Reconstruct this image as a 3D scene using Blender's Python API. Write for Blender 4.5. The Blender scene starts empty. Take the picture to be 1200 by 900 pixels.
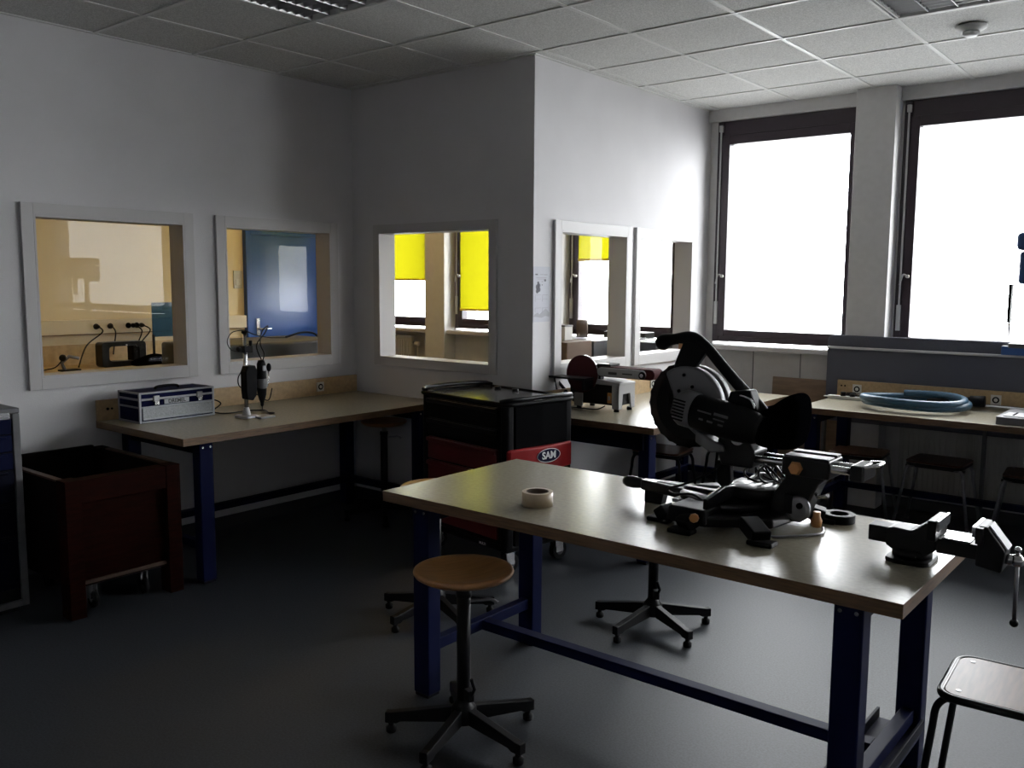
import bpy, bmesh, math, random
from mathutils import Vector, Matrix
random.seed(7)
C = bpy.context.scene.collection
PI = math.pi
R = math.radians

# ------------------------------------------------------------------ materials
def pm(name, col, rough=.5, metal=0., noise=0., nscale=20., bump=0., bscale=80., trans=0., coat=0., stretch=None, col2=None, emit=None, estr=0., spec=.5, alpha=1.):
    m = bpy.data.materials.new(name); m.use_nodes = True
    nt = m.node_tree; N = nt.nodes; L = nt.links
    b = N['Principled BSDF']
    b.inputs['Base Color'].default_value = (*col, 1)
    b.inputs['Roughness'].default_value = rough
    b.inputs['Metallic'].default_value = metal
    b.inputs['Transmission Weight'].default_value = trans
    b.inputs['Coat Weight'].default_value = coat
    b.inputs['Coat Roughness'].default_value = .12
    b.inputs['Specular IOR Level'].default_value = spec
    b.inputs['Alpha'].default_value = alpha
    if emit:
        b.inputs['Emission Color'].default_value = (*emit, 1); b.inputs['Emission Strength'].default_value = estr
    tc = N.new('ShaderNodeTexCoord'); mp = N.new('ShaderNodeMapping')
    L.new(tc.outputs['Object'], mp.inputs['Vector'])
    if stretch: mp.inputs['Scale'].default_value = stretch
    nz = N.new('ShaderNodeTexNoise'); nz.inputs['Scale'].default_value = nscale; nz.inputs['Detail'].default_value = 5
    L.new(mp.outputs[0], nz.inputs['Vector'])
    if noise or col2:
        c2 = col2 if col2 else tuple(max(0, c*(1-noise)) for c in col)
        mx = N.new('ShaderNodeMix'); mx.data_type = 'RGBA'
        mx.inputs['A'].default_value = (*c2, 1)
        mx.inputs['B'].default_value = (*(col if col2 else tuple(min(1, c*(1+noise*.5)) for c in col)), 1)
        rp = N.new('ShaderNodeMapRange'); rp.inputs['From Min'].default_value = .35; rp.inputs['From Max'].default_value = .65
        L.new(nz.outputs['Fac'], rp.inputs['Value']); L.new(rp.outputs[0], mx.inputs['Factor'])
        L.new(mx.outputs['Result'], b.inputs['Base Color'])
    if bump:
        n2 = N.new('ShaderNodeTexNoise'); n2.inputs['Scale'].default_value = bscale; n2.inputs['Detail'].default_value = 3
        L.new(mp.outputs[0], n2.inputs['Vector'])
        bp = N.new('ShaderNodeBump'); bp.inputs['Strength'].default_value = bump; bp.inputs['Distance'].default_value = .002
        L.new(n2.outputs['Fac'], bp.inputs['Height']); L.new(bp.outputs[0], b.inputs['Normal'])
    return m

def glass_mat(name, tint=(1, 1, 1), k=1.8, body=0., bodycol=(.1, .1, .1)):
    m = bpy.data.materials.new(name); m.use_nodes = True
    nt = m.node_tree; N = nt.nodes; L = nt.links
    N.remove(N['Principled BSDF']); out = N['Material Output']
    tr = N.new('ShaderNodeBsdfTransparent'); tr.inputs[0].default_value = (*tint, 1)
    gl = N.new('ShaderNodeBsdfGlossy'); gl.inputs['Roughness'].default_value = .01
    fr = N.new('ShaderNodeFresnel'); fr.inputs[0].default_value = 1.5
    ge = N.new('ShaderNodeNewGeometry')
    inv = N.new('ShaderNodeMath'); inv.operation = 'SUBTRACT'; inv.inputs[0].default_value = 1; L.new(ge.outputs['Backfacing'], inv.inputs[1])
    mu = N.new('ShaderNodeMath'); mu.operation = 'MULTIPLY'; L.new(fr.outputs[0], mu.inputs[0]); L.new(inv.outputs[0], mu.inputs[1])
    mk = N.new('ShaderNodeMath'); mk.operation = 'MULTIPLY'; mk.use_clamp = True; L.new(mu.outputs[0], mk.inputs[0]); mk.inputs[1].default_value = k
    base = tr
    if body:
        df = N.new('ShaderNodeBsdfDiffuse'); df.inputs[0].default_value = (*bodycol, 1)
        mb = N.new('ShaderNodeMixShader'); mb.inputs[0].default_value = body
        L.new(tr.outputs[0], mb.inputs[1]); L.new(df.outputs[0], mb.inputs[2]); base = mb
    mx = N.new('ShaderNodeMixShader')
    L.new(mk.outputs[0], mx.inputs[0]); L.new(base.outputs[0], mx.inputs[1]); L.new(gl.outputs[0], mx.inputs[2])
    L.new(mx.outputs[0], out.inputs[0])
    return m

def cloth_blind(name, col):
    m = bpy.data.materials.new(name); m.use_nodes = True
    nt = m.node_tree; N = nt.nodes; L = nt.links
    N.remove(N['Principled BSDF']); out = N['Material Output']
    d = N.new('ShaderNodeBsdfDiffuse'); d.inputs[0].default_value = (*col, 1)
    t = N.new('ShaderNodeBsdfTranslucent'); t.inputs[0].default_value = (*col, 1)
    a = N.new('ShaderNodeMixShader'); a.inputs[0].default_value = .75
    L.new(d.outputs[0], a.inputs[1]); L.new(t.outputs[0], a.inputs[2]); L.new(a.outputs[0], out.inputs[0])
    return m

M = {}
M['wall'] = pm('wall_paint', (.60, .59, .60), .85, noise=.03, nscale=3, bump=.35, bscale=160)
M['wall_cream'] = pm('cream_wall_paint', (.72, .62, .42), .85, noise=.03, nscale=3, bump=.2, bscale=120)
M['panelwhite'] = pm('white_panel', (.55, .54, .53), .6, noise=.04)
M['trim'] = pm('white_trim', (.48, .47, .47), .5, spec=.3)
M['tile'] = pm('ceiling_tile', (.62, .62, .60), .95, noise=.28, nscale=160, bump=.5, bscale=150)
M['tbar'] = pm('ceiling_grid_metal', (.62, .62, .60), .45, metal=.0)
M['floor'] = pm('grey_vinyl_floor', (.037, .041, .048), .52, noise=.35, nscale=120, bump=.15, bscale=220, spec=.36)
M['skirt'] = pm('dark_skirting', (.03, .03, .035), .5)
M['brownframe'] = pm('dark_plum_window_frame', (.022, .011, .018), .42, noise=.1)
M['rubber'] = pm('black_rubber', (.005, .005, .006), .6, spec=.15)
M['glassout'] = glass_mat('clear_glass', k=.8)
M['glass'] = glass_mat('window_glass', k=.42)
M['laminate'] = pm('cream_laminate', (.26, .235, .175), .25, noise=.10, nscale=60, bump=.04, bscale=300, spec=.38)
M['edgeband'] = pm('brown_edge_band', (.115, .062, .026), .5, noise=.35, nscale=14, stretch=(1, 1, 12))
M['blue'] = pm('blue_powder_coat', (.0016, .004, .028), .55, bump=.1, bscale=300, spec=.08)
M['bluedk'] = pm('dark_navy_powder_coat', (.0015, .0025, .010), .55, spec=.08)
M['black'] = pm('black_plastic', (.003, .003, .004), .5, bump=.15, bscale=300, spec=.10)
M['blackg'] = pm('glossy_black_paint', (.003, .003, .004), .28, coat=.06, spec=.22)
M['blackm'] = pm('black_painted_steel', (.0035, .0035, .0045), .42, spec=.16)
M['steel'] = pm('bright_steel', (.62, .62, .63), .24, metal=1., noise=.08)
M['steeldk'] = pm('dull_steel', (.30, .30, .31), .4, metal=.9, noise=.2)
M['alu'] = pm('aluminium', (.30, .31, .33), .45, metal=.6, noise=.06)
M['alusheet'] = pm('ribbed_aluminium_sheet', (.27, .28, .29), .45, metal=.4, noise=.25, nscale=200)
M['castgrey'] = pm('grey_cast_paint', (.12, .12, .125), .5, metal=.3, noise=.1)
M['wood'] = pm('beech_wood', (.40, .20, .075), .38, col2=(.29, .135, .048), nscale=9, stretch=(1, 9, 1), coat=.12)
M['woodseat'] = pm('brown_varnished_plywood', (.10, .045, .024), .34, col2=(.06, .026, .014), nscale=9, stretch=(9, 1, 1), spec=.13)
M['ply'] = pm('plywood_board', (.18, .115, .068), .55, noise=.25, nscale=8, stretch=(1, 6, 6))
M['board'] = pm('pale_beech_board', (.40, .275, .14), .5, noise=.15, nscale=8, stretch=(6, 1, 6))
M['sockw'] = pm('socket_white', (.55, .54, .50), .4)
M['dark'] = pm('dark_hole', (.002, .002, .002), .8, spec=.05)
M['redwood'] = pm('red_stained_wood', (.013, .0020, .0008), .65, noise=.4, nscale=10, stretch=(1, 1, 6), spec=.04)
M['redwoodin'] = pm('darker_wood_inside', (.003, .001, .001), .8, spec=.1)  # inner boards of the bin, coloured darker than the outer ones
M['mat'] = pm('smooth_dark_mat', (.05, .05, .052), .16, spec=.5)
M['rawedge'] = pm('worn_pale_edge', (.08, .045, .028), .6, noise=.3)
M['red'] = pm('red_paint', (.07, .004, .005), .45)
M['redlight'] = pm('red_plastic', (.24, .008, .010), .45, spec=.2)
M['navy'] = pm('navy_badge', (.008, .006, .03), .4, spec=.1)
M['whitepaint'] = pm('white_lettering', (.8, .8, .8), .5)
M['dkletter'] = pm('dark_lettering', (.02, .02, .02), .5)
M['caseblue'] = pm('blue_case_panel', (.003, .005, .040), .6, noise=.2, nscale=200, spec=.05)
M['screen'] = pm('grey_fabric_screen', (.085, .088, .11), .95, noise=.2, nscale=250, bump=.4, bscale=260)
M['hose'] = pm('blue_hose', (.022, .075, .13), .4)
M['tape'] = pm('beige_tape', (.42, .33, .22), .3, noise=.06, nscale=60)
M['tapecore'] = pm('cardboard_core', (.10, .065, .045), .8)
M['sand'] = pm('maroon_abrasive', (.045, .008, .010), .9, bump=.5, bscale=400, spec=.2)
M['machgrey'] = pm('light_grey_machine_paint', (.30, .30, .30), .45)
M['orange'] = pm('orange_knob', (.45, .20, .06), .45)
M['sawgrey'] = pm('grey_saw_housing', (.10, .10, .105), .42, metal=.1)
M['guard'] = glass_mat('smoked_blade_guard', tint=(.16, .12, .10), k=.3, body=.5, bodycol=(.012, .008, .006))
M['cloth'] = pm('black_dust_bag_cloth', (.0015, .0015, .002), .95, bump=.6, bscale=500, spec=.0)
M['blackmatte'] = pm('matt_black_sheet', (.003, .003, .0035), .8, spec=.02)
M['paper'] = pm('paper', (.50, .51, .56), .8)
M['ink'] = pm('ink_grey', (.16, .16, .18), .8)
M['ink2'] = pm('ink_pale', (.38, .38, .42), .8)
M['yellowblind'] = cloth_blind('yellow_blind_fabric', (.125, .115, .002))
M['yellow'] = pm('yellow_plastic', (.75, .55, .02), .4)
M['doorblue'] = pm('blue_door_paint', (.012, .065, .28), .35)
M['trunk'] = pm('cream_trunking', (.62, .55, .40), .5)
M['radiator'] = pm('radiator_enamel', (.38, .37, .35), .45)
M['machdark'] = pm('dark_grey_machine', (.025, .028, .032), .45, noise=.1)
M['tan'] = pm('tan_surface', (.50, .38, .22), .5, noise=.15)
M['acrylic'] = glass_mat('blue_acrylic', tint=(.25, .42, .62), k=1.5, body=.25, bodycol=(.05, .12, .2))
M['pressblue'] = pm('blue_press_paint', (.02, .07, .22), .4)
M['white'] = pm('white_plastic', (.5, .5, .49), .45)
M['lamp'] = pm('lamp_reflector', (.30, .30, .31), .2, metal=.9)
M['louvre'] = pm('louvre_metal', (.36, .36, .36), .35, metal=.8)
M['lamptube'] = pm('fluorescent_tube_off', (.6, .6, .6), .3)
M['roomlamp'] = pm('warm_diffuser', (.8, .75, .6), .5, emit=(1., .66, .28), estr=8.0)

# ------------------------------------------------------------------ mesh builder
class MB:
    def __init__(s): s.bm = bmesh.new(); s.mats = []
    def mi(s, m):
        if m is None: return 0
        m = M[m] if isinstance(m, str) else m
        if m not in s.mats: s.mats.append(m)
        return s.mats.index(m)
    def _fin(s, vs, m, smooth):
        fs = set()
        for v in vs: fs.update(v.link_faces)
        k = s.mi(m)
        for f in fs: f.material_index = k; f.smooth = smooth
    def faces(s, co, fl, m, smooth=False, xf=None):
        vs = [s.bm.verts.new((xf @ Vector(c)) if xf else c) for c in co]
        k = s.mi(m)
        for f in fl:
            try: ff = s.bm.faces.new([vs[i] for i in f])
            except ValueError: continue
            ff.material_index = k; ff.smooth = smooth
        return vs
    def box(s, x0, x1, y0, y1, z0, z1, m=None, xf=None):
        co = [(x0,y0,z0),(x1,y0,z0),(x1,y1,z0),(x0,y1,z0),(x0,y0,z1),(x1,y0,z1),(x1,y1,z1),(x0,y1,z1)]
        s.faces(co, [(0,3,2,1),(4,5,6,7),(0,1,5,4),(1,2,6,5),(2,3,7,6),(3,0,4,7)], m, False, xf); return s
    def bar(s, a, b, w, h, m=None, up=(0, 0, 1)):       # rectangular bar between two points
        a = Vector(a); b = Vector(b); d = (b-a).normalized(); u = Vector(up)
        r = d.cross(u).normalized(); u = r.cross(d)
        co = [p + r*i*w/2 + u*j*h/2 for p in (a, b) for i, j in ((-1,-1),(1,-1),(1,1),(-1,1))]
        s.faces(co, [(3,2,1,0),(4,5,6,7),(0,1,5,4),(1,2,6,5),(2,3,7,6),(3,0,4,7)], m); return s
    def tube(s, pts, r, m=None, n=10, closed=False, cap=True):
        P = [Vector(p) for p in pts]; K = len(P)
        rr = r if isinstance(r, (list, tuple)) else [r]*K
        rings = []; prev = None
        for i, p in enumerate(P):
            if closed: t = (P[(i+1) % K]-P[i-1])
            else: t = (P[min(i+1, K-1)]-P[max(i-1, 0)])
            t.normalize()
            if prev is None:
                q = Vector((0, 0, 1)) if abs(t.z) < .9 else Vector((1, 0, 0))
                u = t.cross(q).normalized()
            else:
                u = (prev - t*prev.dot(t)).normalized()
            prev = u; v = t.cross(u)
            rings.append([s.bm.verts.new(p + (u*math.cos(2*PI*k/n)+v*math.sin(2*PI*k/n))*rr[i]) for k in range(n)])
        k0 = s.mi(m)
        def q(a, b):
            for k in range(n):
                f = s.bm.faces.new((a[k], a[(k+1) % n], b[(k+1) % n], b[k])); f.smooth = True; f.material_index = k0
        for i in range(K-1): q(rings[i], rings[i+1])
        if closed: q(rings[-1], rings[0])
        elif cap:
            f = s.bm.faces.new(rings[0][::-1]); f.material_index = k0
            f = s.bm.faces.new(rings[-1]); f.material_index = k0
        return s
    def cyl(s, a, b, r, m=None, n=24, r2=None):
        return s.tube([a, b], [r, r if r2 is None else r2], m, n)
    def lathe(s, prof, m=None, n=40, c=(0, 0, 0), axis='Z', xf=None):
        cx, cy, cz = c; rings = []
        for (r, z) in prof:
            ring = []
            for k in range(n if r > 1e-6 else 1):
                a = 2*PI*k/n; x, y = r*math.cos(a), r*math.sin(a)
                if axis == 'Z': p = Vector((cx+x, cy+y, cz+z))
                elif axis == 'Y': p = Vector((cx+x, cy+z, cz+y))
                else: p = Vector((cx+z, cy+x, cz+y))
                ring.append(s.bm.verts.new(xf @ p if xf else p))
            rings.append(ring)
        k0 = s.mi(m)
        for a, b in zip(rings, rings[1:]):
            for k in range(n):
                if len(a) == 1 and len(b) == 1: continue
                if len(a) == 1: vs = (a[0], b[(k+1) % n], b[k])
                elif len(b) == 1: vs = (a[k], a[(k+1) % n], b[0])
                else: vs = (a[k], a[(k+1) % n], b[(k+1) % n], b[k])
                f = s.bm.faces.new(vs); f.smooth = True; f.material_index = k0
        if len(rings[0]) > 1: f = s.bm.faces.new(rings[0][::-1]); f.material_index = k0
        if len(rings[-1]) > 1: f = s.bm.faces.new(rings[-1]); f.material_index = k0
        return s
    def prism(s, poly, a, b, axis='Z', m=None, smooth=False, sc=1., xf=None):   # 2-D outline extruded from a to b along axis
        def mk(p, h):
            x, y = p
            v = Vector((x, y, h)) if axis == 'Z' else Vector((x, h, y)) if axis == 'Y' else Vector((h, x, y))
            return xf @ v if xf else v
        n = len(poly)
        cx = sum(p[0] for p in poly)/n; cy = sum(p[1] for p in poly)/n
        A = [s.bm.verts.new(mk(p, a)) for p in poly]
        B = [s.bm.verts.new(mk((cx+(p[0]-cx)*sc, cy+(p[1]-cy)*sc), b)) for p in poly]
        k0 = s.mi(m)
        for i in range(n):
            f = s.bm.faces.new((A[i], A[(i+1) % n], B[(i+1) % n], B[i])); f.material_index = k0; f.smooth = smooth
        f = s.bm.faces.new(A[::-1]); f.material_index = k0
        f = s.bm.faces.new(B); f.material_index = k0
        return s
    def ball(s, c, r, m=None, sc=(1, 1, 1), n=20):
        mt = Matrix.Translation(c) @ Matrix.Diagonal((*[r*k for k in sc], 1))
        d = bmesh.ops.create_uvsphere(s.bm, u_segments=n, v_segments=n//2, radius=1, matrix=mt)
        s._fin(d['verts'], m, True); return s
    def build(s, name, parent=None, bevel=0., loc=None, seg=2, sub=0):
        bmesh.ops.recalc_face_normals(s.bm, faces=s.bm.faces)
        me = bpy.data.meshes.new(name); s.bm.to_mesh(me); s.bm.free()
        for m in s.mats: me.materials.append(m)
        o = bpy.data.objects.new(name, me); C.objects.link(o)
        if loc: o.location = loc
        if parent: o.parent = parent
        if bevel:
            b = o.modifiers.new('bevel', 'BEVEL'); b.width = bevel; b.segments = seg; b.limit_method = 'ANGLE'; b.angle_limit = R(40); b.harden_normals = False
        if sub:
            b = o.modifiers.new('subsurf', 'SUBSURF'); b.levels = sub; b.render_levels = sub
        return o

def rrect(w, d, r, n=6, cx=0, cy=0):
    out = []
    for qx, qy, a0 in ((1, 1, 0), (-1, 1, 90), (-1, -1, 180), (1, -1, 270)):
        for k in range(n+1):
            a = R(a0+90*k/n); out.append((cx+qx*(w/2-r)+r*math.cos(a), cy+qy*(d/2-r)+r*math.sin(a)))
    return out
def circ(r, n=32, cx=0, cy=0, a0=0, a1=360):
    full = abs(a1-a0) >= 360
    return [(cx+r*math.cos(R(a0+(a1-a0)*k/(n if full else n-1))), cy+r*math.sin(R(a0+(a1-a0)*k/(n if full else n-1)))) for k in range(n)]
def smoothpath(P, n=8, closed=False):                      # Catmull-Rom
    P = [Vector(p) for p in P]; K = len(P); out = []
    for i in range(K if closed else K-1):
        if closed: p0, p1, p2, p3 = P[i-1], P[i], P[(i+1) % K], P[(i+2) % K]
        else: p0, p1, p2, p3 = P[max(i-1, 0)], P[i], P[i+1], P[min(i+2, K-1)]
        for k in range(n):
            t = k/n
            out.append(.5*((2*p1)+(-p0+p2)*t+(2*p0-5*p1+4*p2-p3)*t*t+(-p0+3*p1-3*p2+p3)*t**3))
    if not closed: out.append(P[-1])
    return out

def tag(o, label, cat, group=None, kind=None):
    o['label'] = label; o['category'] = cat
    if group: o['group'] = group
    if kind: o['kind'] = kind
    return o
def struct(o, label=None, cat=None):
    o['kind'] = 'structure'
    if label: o['label'] = label
    if cat: o['category'] = cat
    return o
def thing(name, label, cat, loc=(0, 0, 0), rz=0, group=None):
    o = bpy.data.objects.new(name, None); C.objects.link(o)
    o.empty_display_size = .1
    o.location = loc; o.rotation_euler = (0, 0, R(rz)); return tag(o, label, cat, group)
def copy_tree(o, loc=None, rz=None, label=None, group=None, parent=None, top=True):
    c = o.copy(); C.objects.link(c)
    if top:
        if loc is not None: c.location = loc
        if rz is not None: c.rotation_euler = (0, 0, R(rz))
        if label: c['label'] = label
        if group: c['group'] = group
    else: c.parent = parent
    for ch in [x for x in bpy.data.objects if x.parent == o]:
        copy_tree(ch, parent=c, top=False)
    return c
def text_part(name, body, size, mat, parent, mtx, depth=.0006):
    cu = bpy.data.curves.new(name, 'FONT'); cu.body = body; cu.size = size; cu.extrude = depth; cu.offset = size*.025; cu.align_x = 'CENTER'; cu.align_y = 'CENTER'
    t = bpy.data.objects.new(name+'_src', cu); C.objects.link(t)
    dg = bpy.context.evaluated_depsgraph_get(); dg.update()
    me = bpy.data.meshes.new_from_object(t.evaluated_get(dg))
    bpy.data.objects.remove(t); me.transform(mtx); me.materials.clear(); me.materials.append(M[mat])
    o = bpy.data.objects.new(name, me); C.objects.link(o); o.parent = parent
    return o
def text_mtx(pos, xdir, ydir):
    x = Vector(xdir).normalized(); y = Vector(ydir).normalized(); z = x.cross(y)
    m = Matrix((x, y, z)).transposed().to_4x4(); m.translation = pos; return m
# ------------------------------------------------------------------ camera
cam = bpy.data.cameras.new('camera'); co = bpy.data.objects.new('camera', cam); C.objects.link(co)
cam.sensor_width = 36; cam.lens = 36*1051.82/1200; cam.clip_end = 200
yaw, pitch, roll = .6796256, -.1140559, .0060651
fwd = Vector((-math.sin(yaw)*math.cos(pitch), math.cos(yaw)*math.cos(pitch), math.sin(pitch)))
rt = Vector((math.cos(yaw), math.sin(yaw), 0)); up = rt.cross(fwd)
r2 = rt*math.cos(roll)+up*math.sin(roll); u2 = up*math.cos(roll)-rt*math.sin(roll)
mw = Matrix((r2, u2, -fwd)).transposed().to_4x4(); mw.translation = (0, 0, 1.6); co.matrix_world = mw
sc = bpy.context.scene; sc.camera = co
sc.view_settings.view_transform = 'Standard'; sc.view_settings.look = 'None'; sc.view_settings.gamma = 1; sc.view_settings.use_curve_mapping = False
sc.view_settings.exposure = 0.0
sc.cycles.use_denoising = True; sc.cycles.max_bounces = 10; sc.cycles.diffuse_bounces = 6; sc.cycles.transparent_max_bounces = 24
sc.cycles.sample_clamp_indirect = 6

# ------------------------------------------------------------------ world: overcast, brighter overhead than at the horizon
w = bpy.data.worlds.new('overcast_sky'); sc.world = w; w.use_nodes = True
N = w.node_tree.nodes; L = w.node_tree.links; bg = N['Background']
tc = N.new('ShaderNodeTexCoord'); sp = N.new('ShaderNodeSeparateXYZ'); L.new(tc.outputs['Generated'], sp.inputs[0])
rp = N.new('ShaderNodeValToRGB'); L.new(sp.outputs['Z'], rp.inputs[0])
e = rp.color_ramp.elements
SKY = [(0., 2.8), (.36, 5.6), (.46, 14.), (.55, 19.), (.65, 20.), (.8, 20.), (1., 20.)]
SMAX = 20.0
mz = N.new('ShaderNodeMapRange'); mz.inputs['From Min'].default_value = -1; mz.inputs['From Max'].default_value = 1
L.new(sp.outputs['Z'], mz.inputs['Value']); L.new(mz.outputs[0], rp.inputs[0])
e[0].position = 0.; e[1].position = 1.
for p_, v_ in SKY[1:-1]: e.new(p_)
for el, (p_, v_) in zip(sorted(e, key=lambda q: q.position), SKY): el.color = (v_/SMAX*.95, v_/SMAX*.98, v_/SMAX, 1)
L.new(rp.outputs[0], bg.inputs[0]); bg.inputs[1].default_value = SMAX

# ------------------------------------------------------------------ room shell
H = 2.94; XA = -5.01; YB = 4.37; XC = -3.37; YD = 6.67; T = .13
XR = 6.4; YK = -2.6; XO = -8.0
def wall_holes(name, axis, pos, thick, a0, a1, holes, mat='wall', z1=H, back=None):
    b = MB()
    def bx(u0, u1, z0, z1_):
        if u1-u0 < 1e-4 or z1_-z0 < 1e-4: return
        if axis == 'x': b.box(min(pos, pos+thick), max(pos, pos+thick), u0, u1, z0, z1_, mat)
        else: b.box(u0, u1, min(pos, pos+thick), max(pos, pos+thick), z0, z1_, mat)
    u = a0
    for (h0, h1, z0, zt) in sorted(holes):
        bx(u, h0, 0, z1); bx(h0, h1, 0, z0); bx(h0, h1, zt, z1); u = h1
    bx(u, a1, 0, z1)
    if back:                                   # painted differently on the far side: give those faces the second colour
        k = b.mi(back); b.bm.faces.ensure_lookup_table()
        for f in b.bm.faces:
            n = f.normal if f.normal.length else (f.normal_update() or f.normal)
            c = f.calc_center_median()
            if abs((c.x if axis == 'x' else c.y)-(pos+thick)) < 1e-4: f.material_index = k
    return struct(b.build(name))
OZ0, OZ1 = 1.065, 1.935
wall_holes('wall_left', 'x', XA, -T, YK, YB+T, [(2.145, 3.02, OZ0, OZ1), (3.30, 4.145, OZ0, OZ1)], back='wall_cream')
wall_holes('wall_middle', 'y', YB, T, XA, XC-T, [(-4.73, -3.70, OZ0-.01, OZ1)], back='wall_cream')
wall_holes('wall_return', 'x', XC, -T, YB, YD, [(4.63, 5.42, OZ0, 1.92), (5.60, 6.375, OZ0, 1.92)], back='wall_cream')
# window wall
WX = [-7.52, -6.12, -4.72, -3.305, -1.905, -.505, 1.15]
WWS = [1.115]*6+[3.6]
WW = 1.115; WZ0, WZ1 = 1.13, 2.85
wall_holes('wall_window', 'y', YD, .30, XO, XR, [(x, x+ww, WZ0-.04, WZ1) for x, ww in zip(WX, WWS)], mat='panelwhite')
wall_holes('wall_right', 'x', XR, .15, YK, YD, [])
wall_holes('wall_back', 'y', YK, -.15, XO, XR, [])
wall_holes('wall_far', 'x', XO, -.15, YK, YD, [], mat='wall_cream')
wall_holes('wall_partition', 'y', .6, -.12, XO, XA-T, [], mat='wall_cream')
struct(MB().box(XO-.15, XR+.15, YK-.15, YD+.3, -.1, 0, 'floor').build('floor'))
FX = [(-3.879, -3.279, 1.9225, 3.1225), (-1.479, -.879, 3.7225, 4.9225)]
cl_ = MB(); xs = sorted([XO-.15, XR+.15]+[v for f in FX for v in f[:2]])
for xa, xb in zip(xs, xs[1:]):
    ya = YK-.15
    for f in FX:
        if f[0] <= xa+1e-6 and xb <= f[1]+1e-6:
            cl_.box(xa, xb, ya, f[2], H, H+.1, 'tile'); ya = f[3]
    cl_.box(xa, xb, ya, YD+.3, H, H+.1, 'tile')
struct(cl_.build('ceiling'))
g = MB()
x = -3.2794-.6*7
while x < XR:
    g.box(x-.012, x+.012, YK, YD, H-.004, H, 'tbar'); x += .6
y = 4.3225-.6*11
while y < YD:
    xa = XO
    for f in FX:
        if f[2]+.05 < y < f[3]-.05: g.box(xa, f[0], y-.012, y+.012, H-.0055, H, 'tbar'); xa = f[1]
    g.box(xa, XR, y-.012, y+.012, H-.0055, H, 'tbar'); y += .6
struct(g.build('trim_1'), 'pale metal grid bars between the ceiling tiles', 'ceiling grid')
# perimeter angle
g = MB(); g.box(XA, XA+.02, YK, YB, H-.006, H, 'tbar'); g.box(XA, XC, YB-.02, YB, H-.006, H, 'tbar'); g.box(XC, XC+.02, YB-.02, YD, H-.006, H, 'tbar')
struct(g.build('trim_2'), 'thin angle strip where ceiling meets walls', 'ceiling trim')
struct(MB().box(XC, XR, YD-.05, YD, WZ1, H, 'panelwhite').build('trim_3'), 'pale head board above the daylight windows', 'window head')
for n_, (x0, x1, y0, y1) in enumerate([(XA, XA+.012, YK, YB), (XA, XC-.0, YB-.012, YB), (XC, XC+.012, YB-.012, YD), (XC, XR, YD-.012, YD)]):
    struct(MB().box(x0, x1, y0, y1, 0, .08, 'skirt').build('baseboard_'+('left', 'middle', 'return', 'window')[n_]))
# casings round the interior panes + the panes
def casing(idx, axis, pos, out, u0, u1, z0, z1, wv=.062, mat='trim'):
    b = MB(); t = .022
    def bx(a, b_, c, d, p0, p1):
        lo, hi = min(p0, p1), max(p0, p1)
        if axis == 'x': b.box(lo, hi, a, b_, c, d, mat)
        else: b.box(a, b_, lo, hi, c, d, mat)
    p1 = pos+out*t
    bx(u0-wv, u0, z0-wv, z1+wv, pos, p1); bx(u1, u1+wv, z0-wv, z1+wv, pos, p1); bx(u0, u1, z0-wv, z0, pos, p1); bx(u0, u1, z1, z1+wv, pos, p1)
    d = pos-out*T; l = .012                          # jamb lining
    bx(u0, u0+l, z0, z1, p1, d); bx(u1-l, u1, z0, z1, p1, d); bx(u0+l, u1-l, z0, z0+l, p1, d); bx(u0+l, u1-l, z1-l, z1, p1, d)
    o = struct(b.build('window_%d' % idx, bevel=.0015), cat='window')
    g = MB(); q = pos-out*.085
    if axis == 'x': g.box(q-.003, q+.003, u0+l, u1-l, z0+l, z1-l, 'glass')
    else: g.box(u0+l, u1-l, q-.003, q+.003, z0+l, z1-l, 'glass')
    g.build('pane', parent=o)
    return o
casing(1, 'x', XA, 1, 2.145, 3.02, OZ0, OZ1)['label'] = 'interior window whose pane shows plugs and a black machine'
casing(2, 'x', XA, 1, 3.30, 4.145, OZ0, OZ1)['label'] = 'interior window whose pane shows a blue door'
casing(3, 'y', YB, -1, -4.73, -3.70, OZ0-.01, OZ1, wv=.05)['label'] = 'interior window showing two yellow blinds'
casing(4, 'x', XC, 1, 4.63, 5.42, OZ0, 1.92)['label'] = 'narrow looking interior window beside the wall poster'
casing(5, 'x', XC, 1, 5.60, 6.375, OZ0, 1.92)['label'] = 'interior window closest to the dark framed daylight windows'

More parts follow.
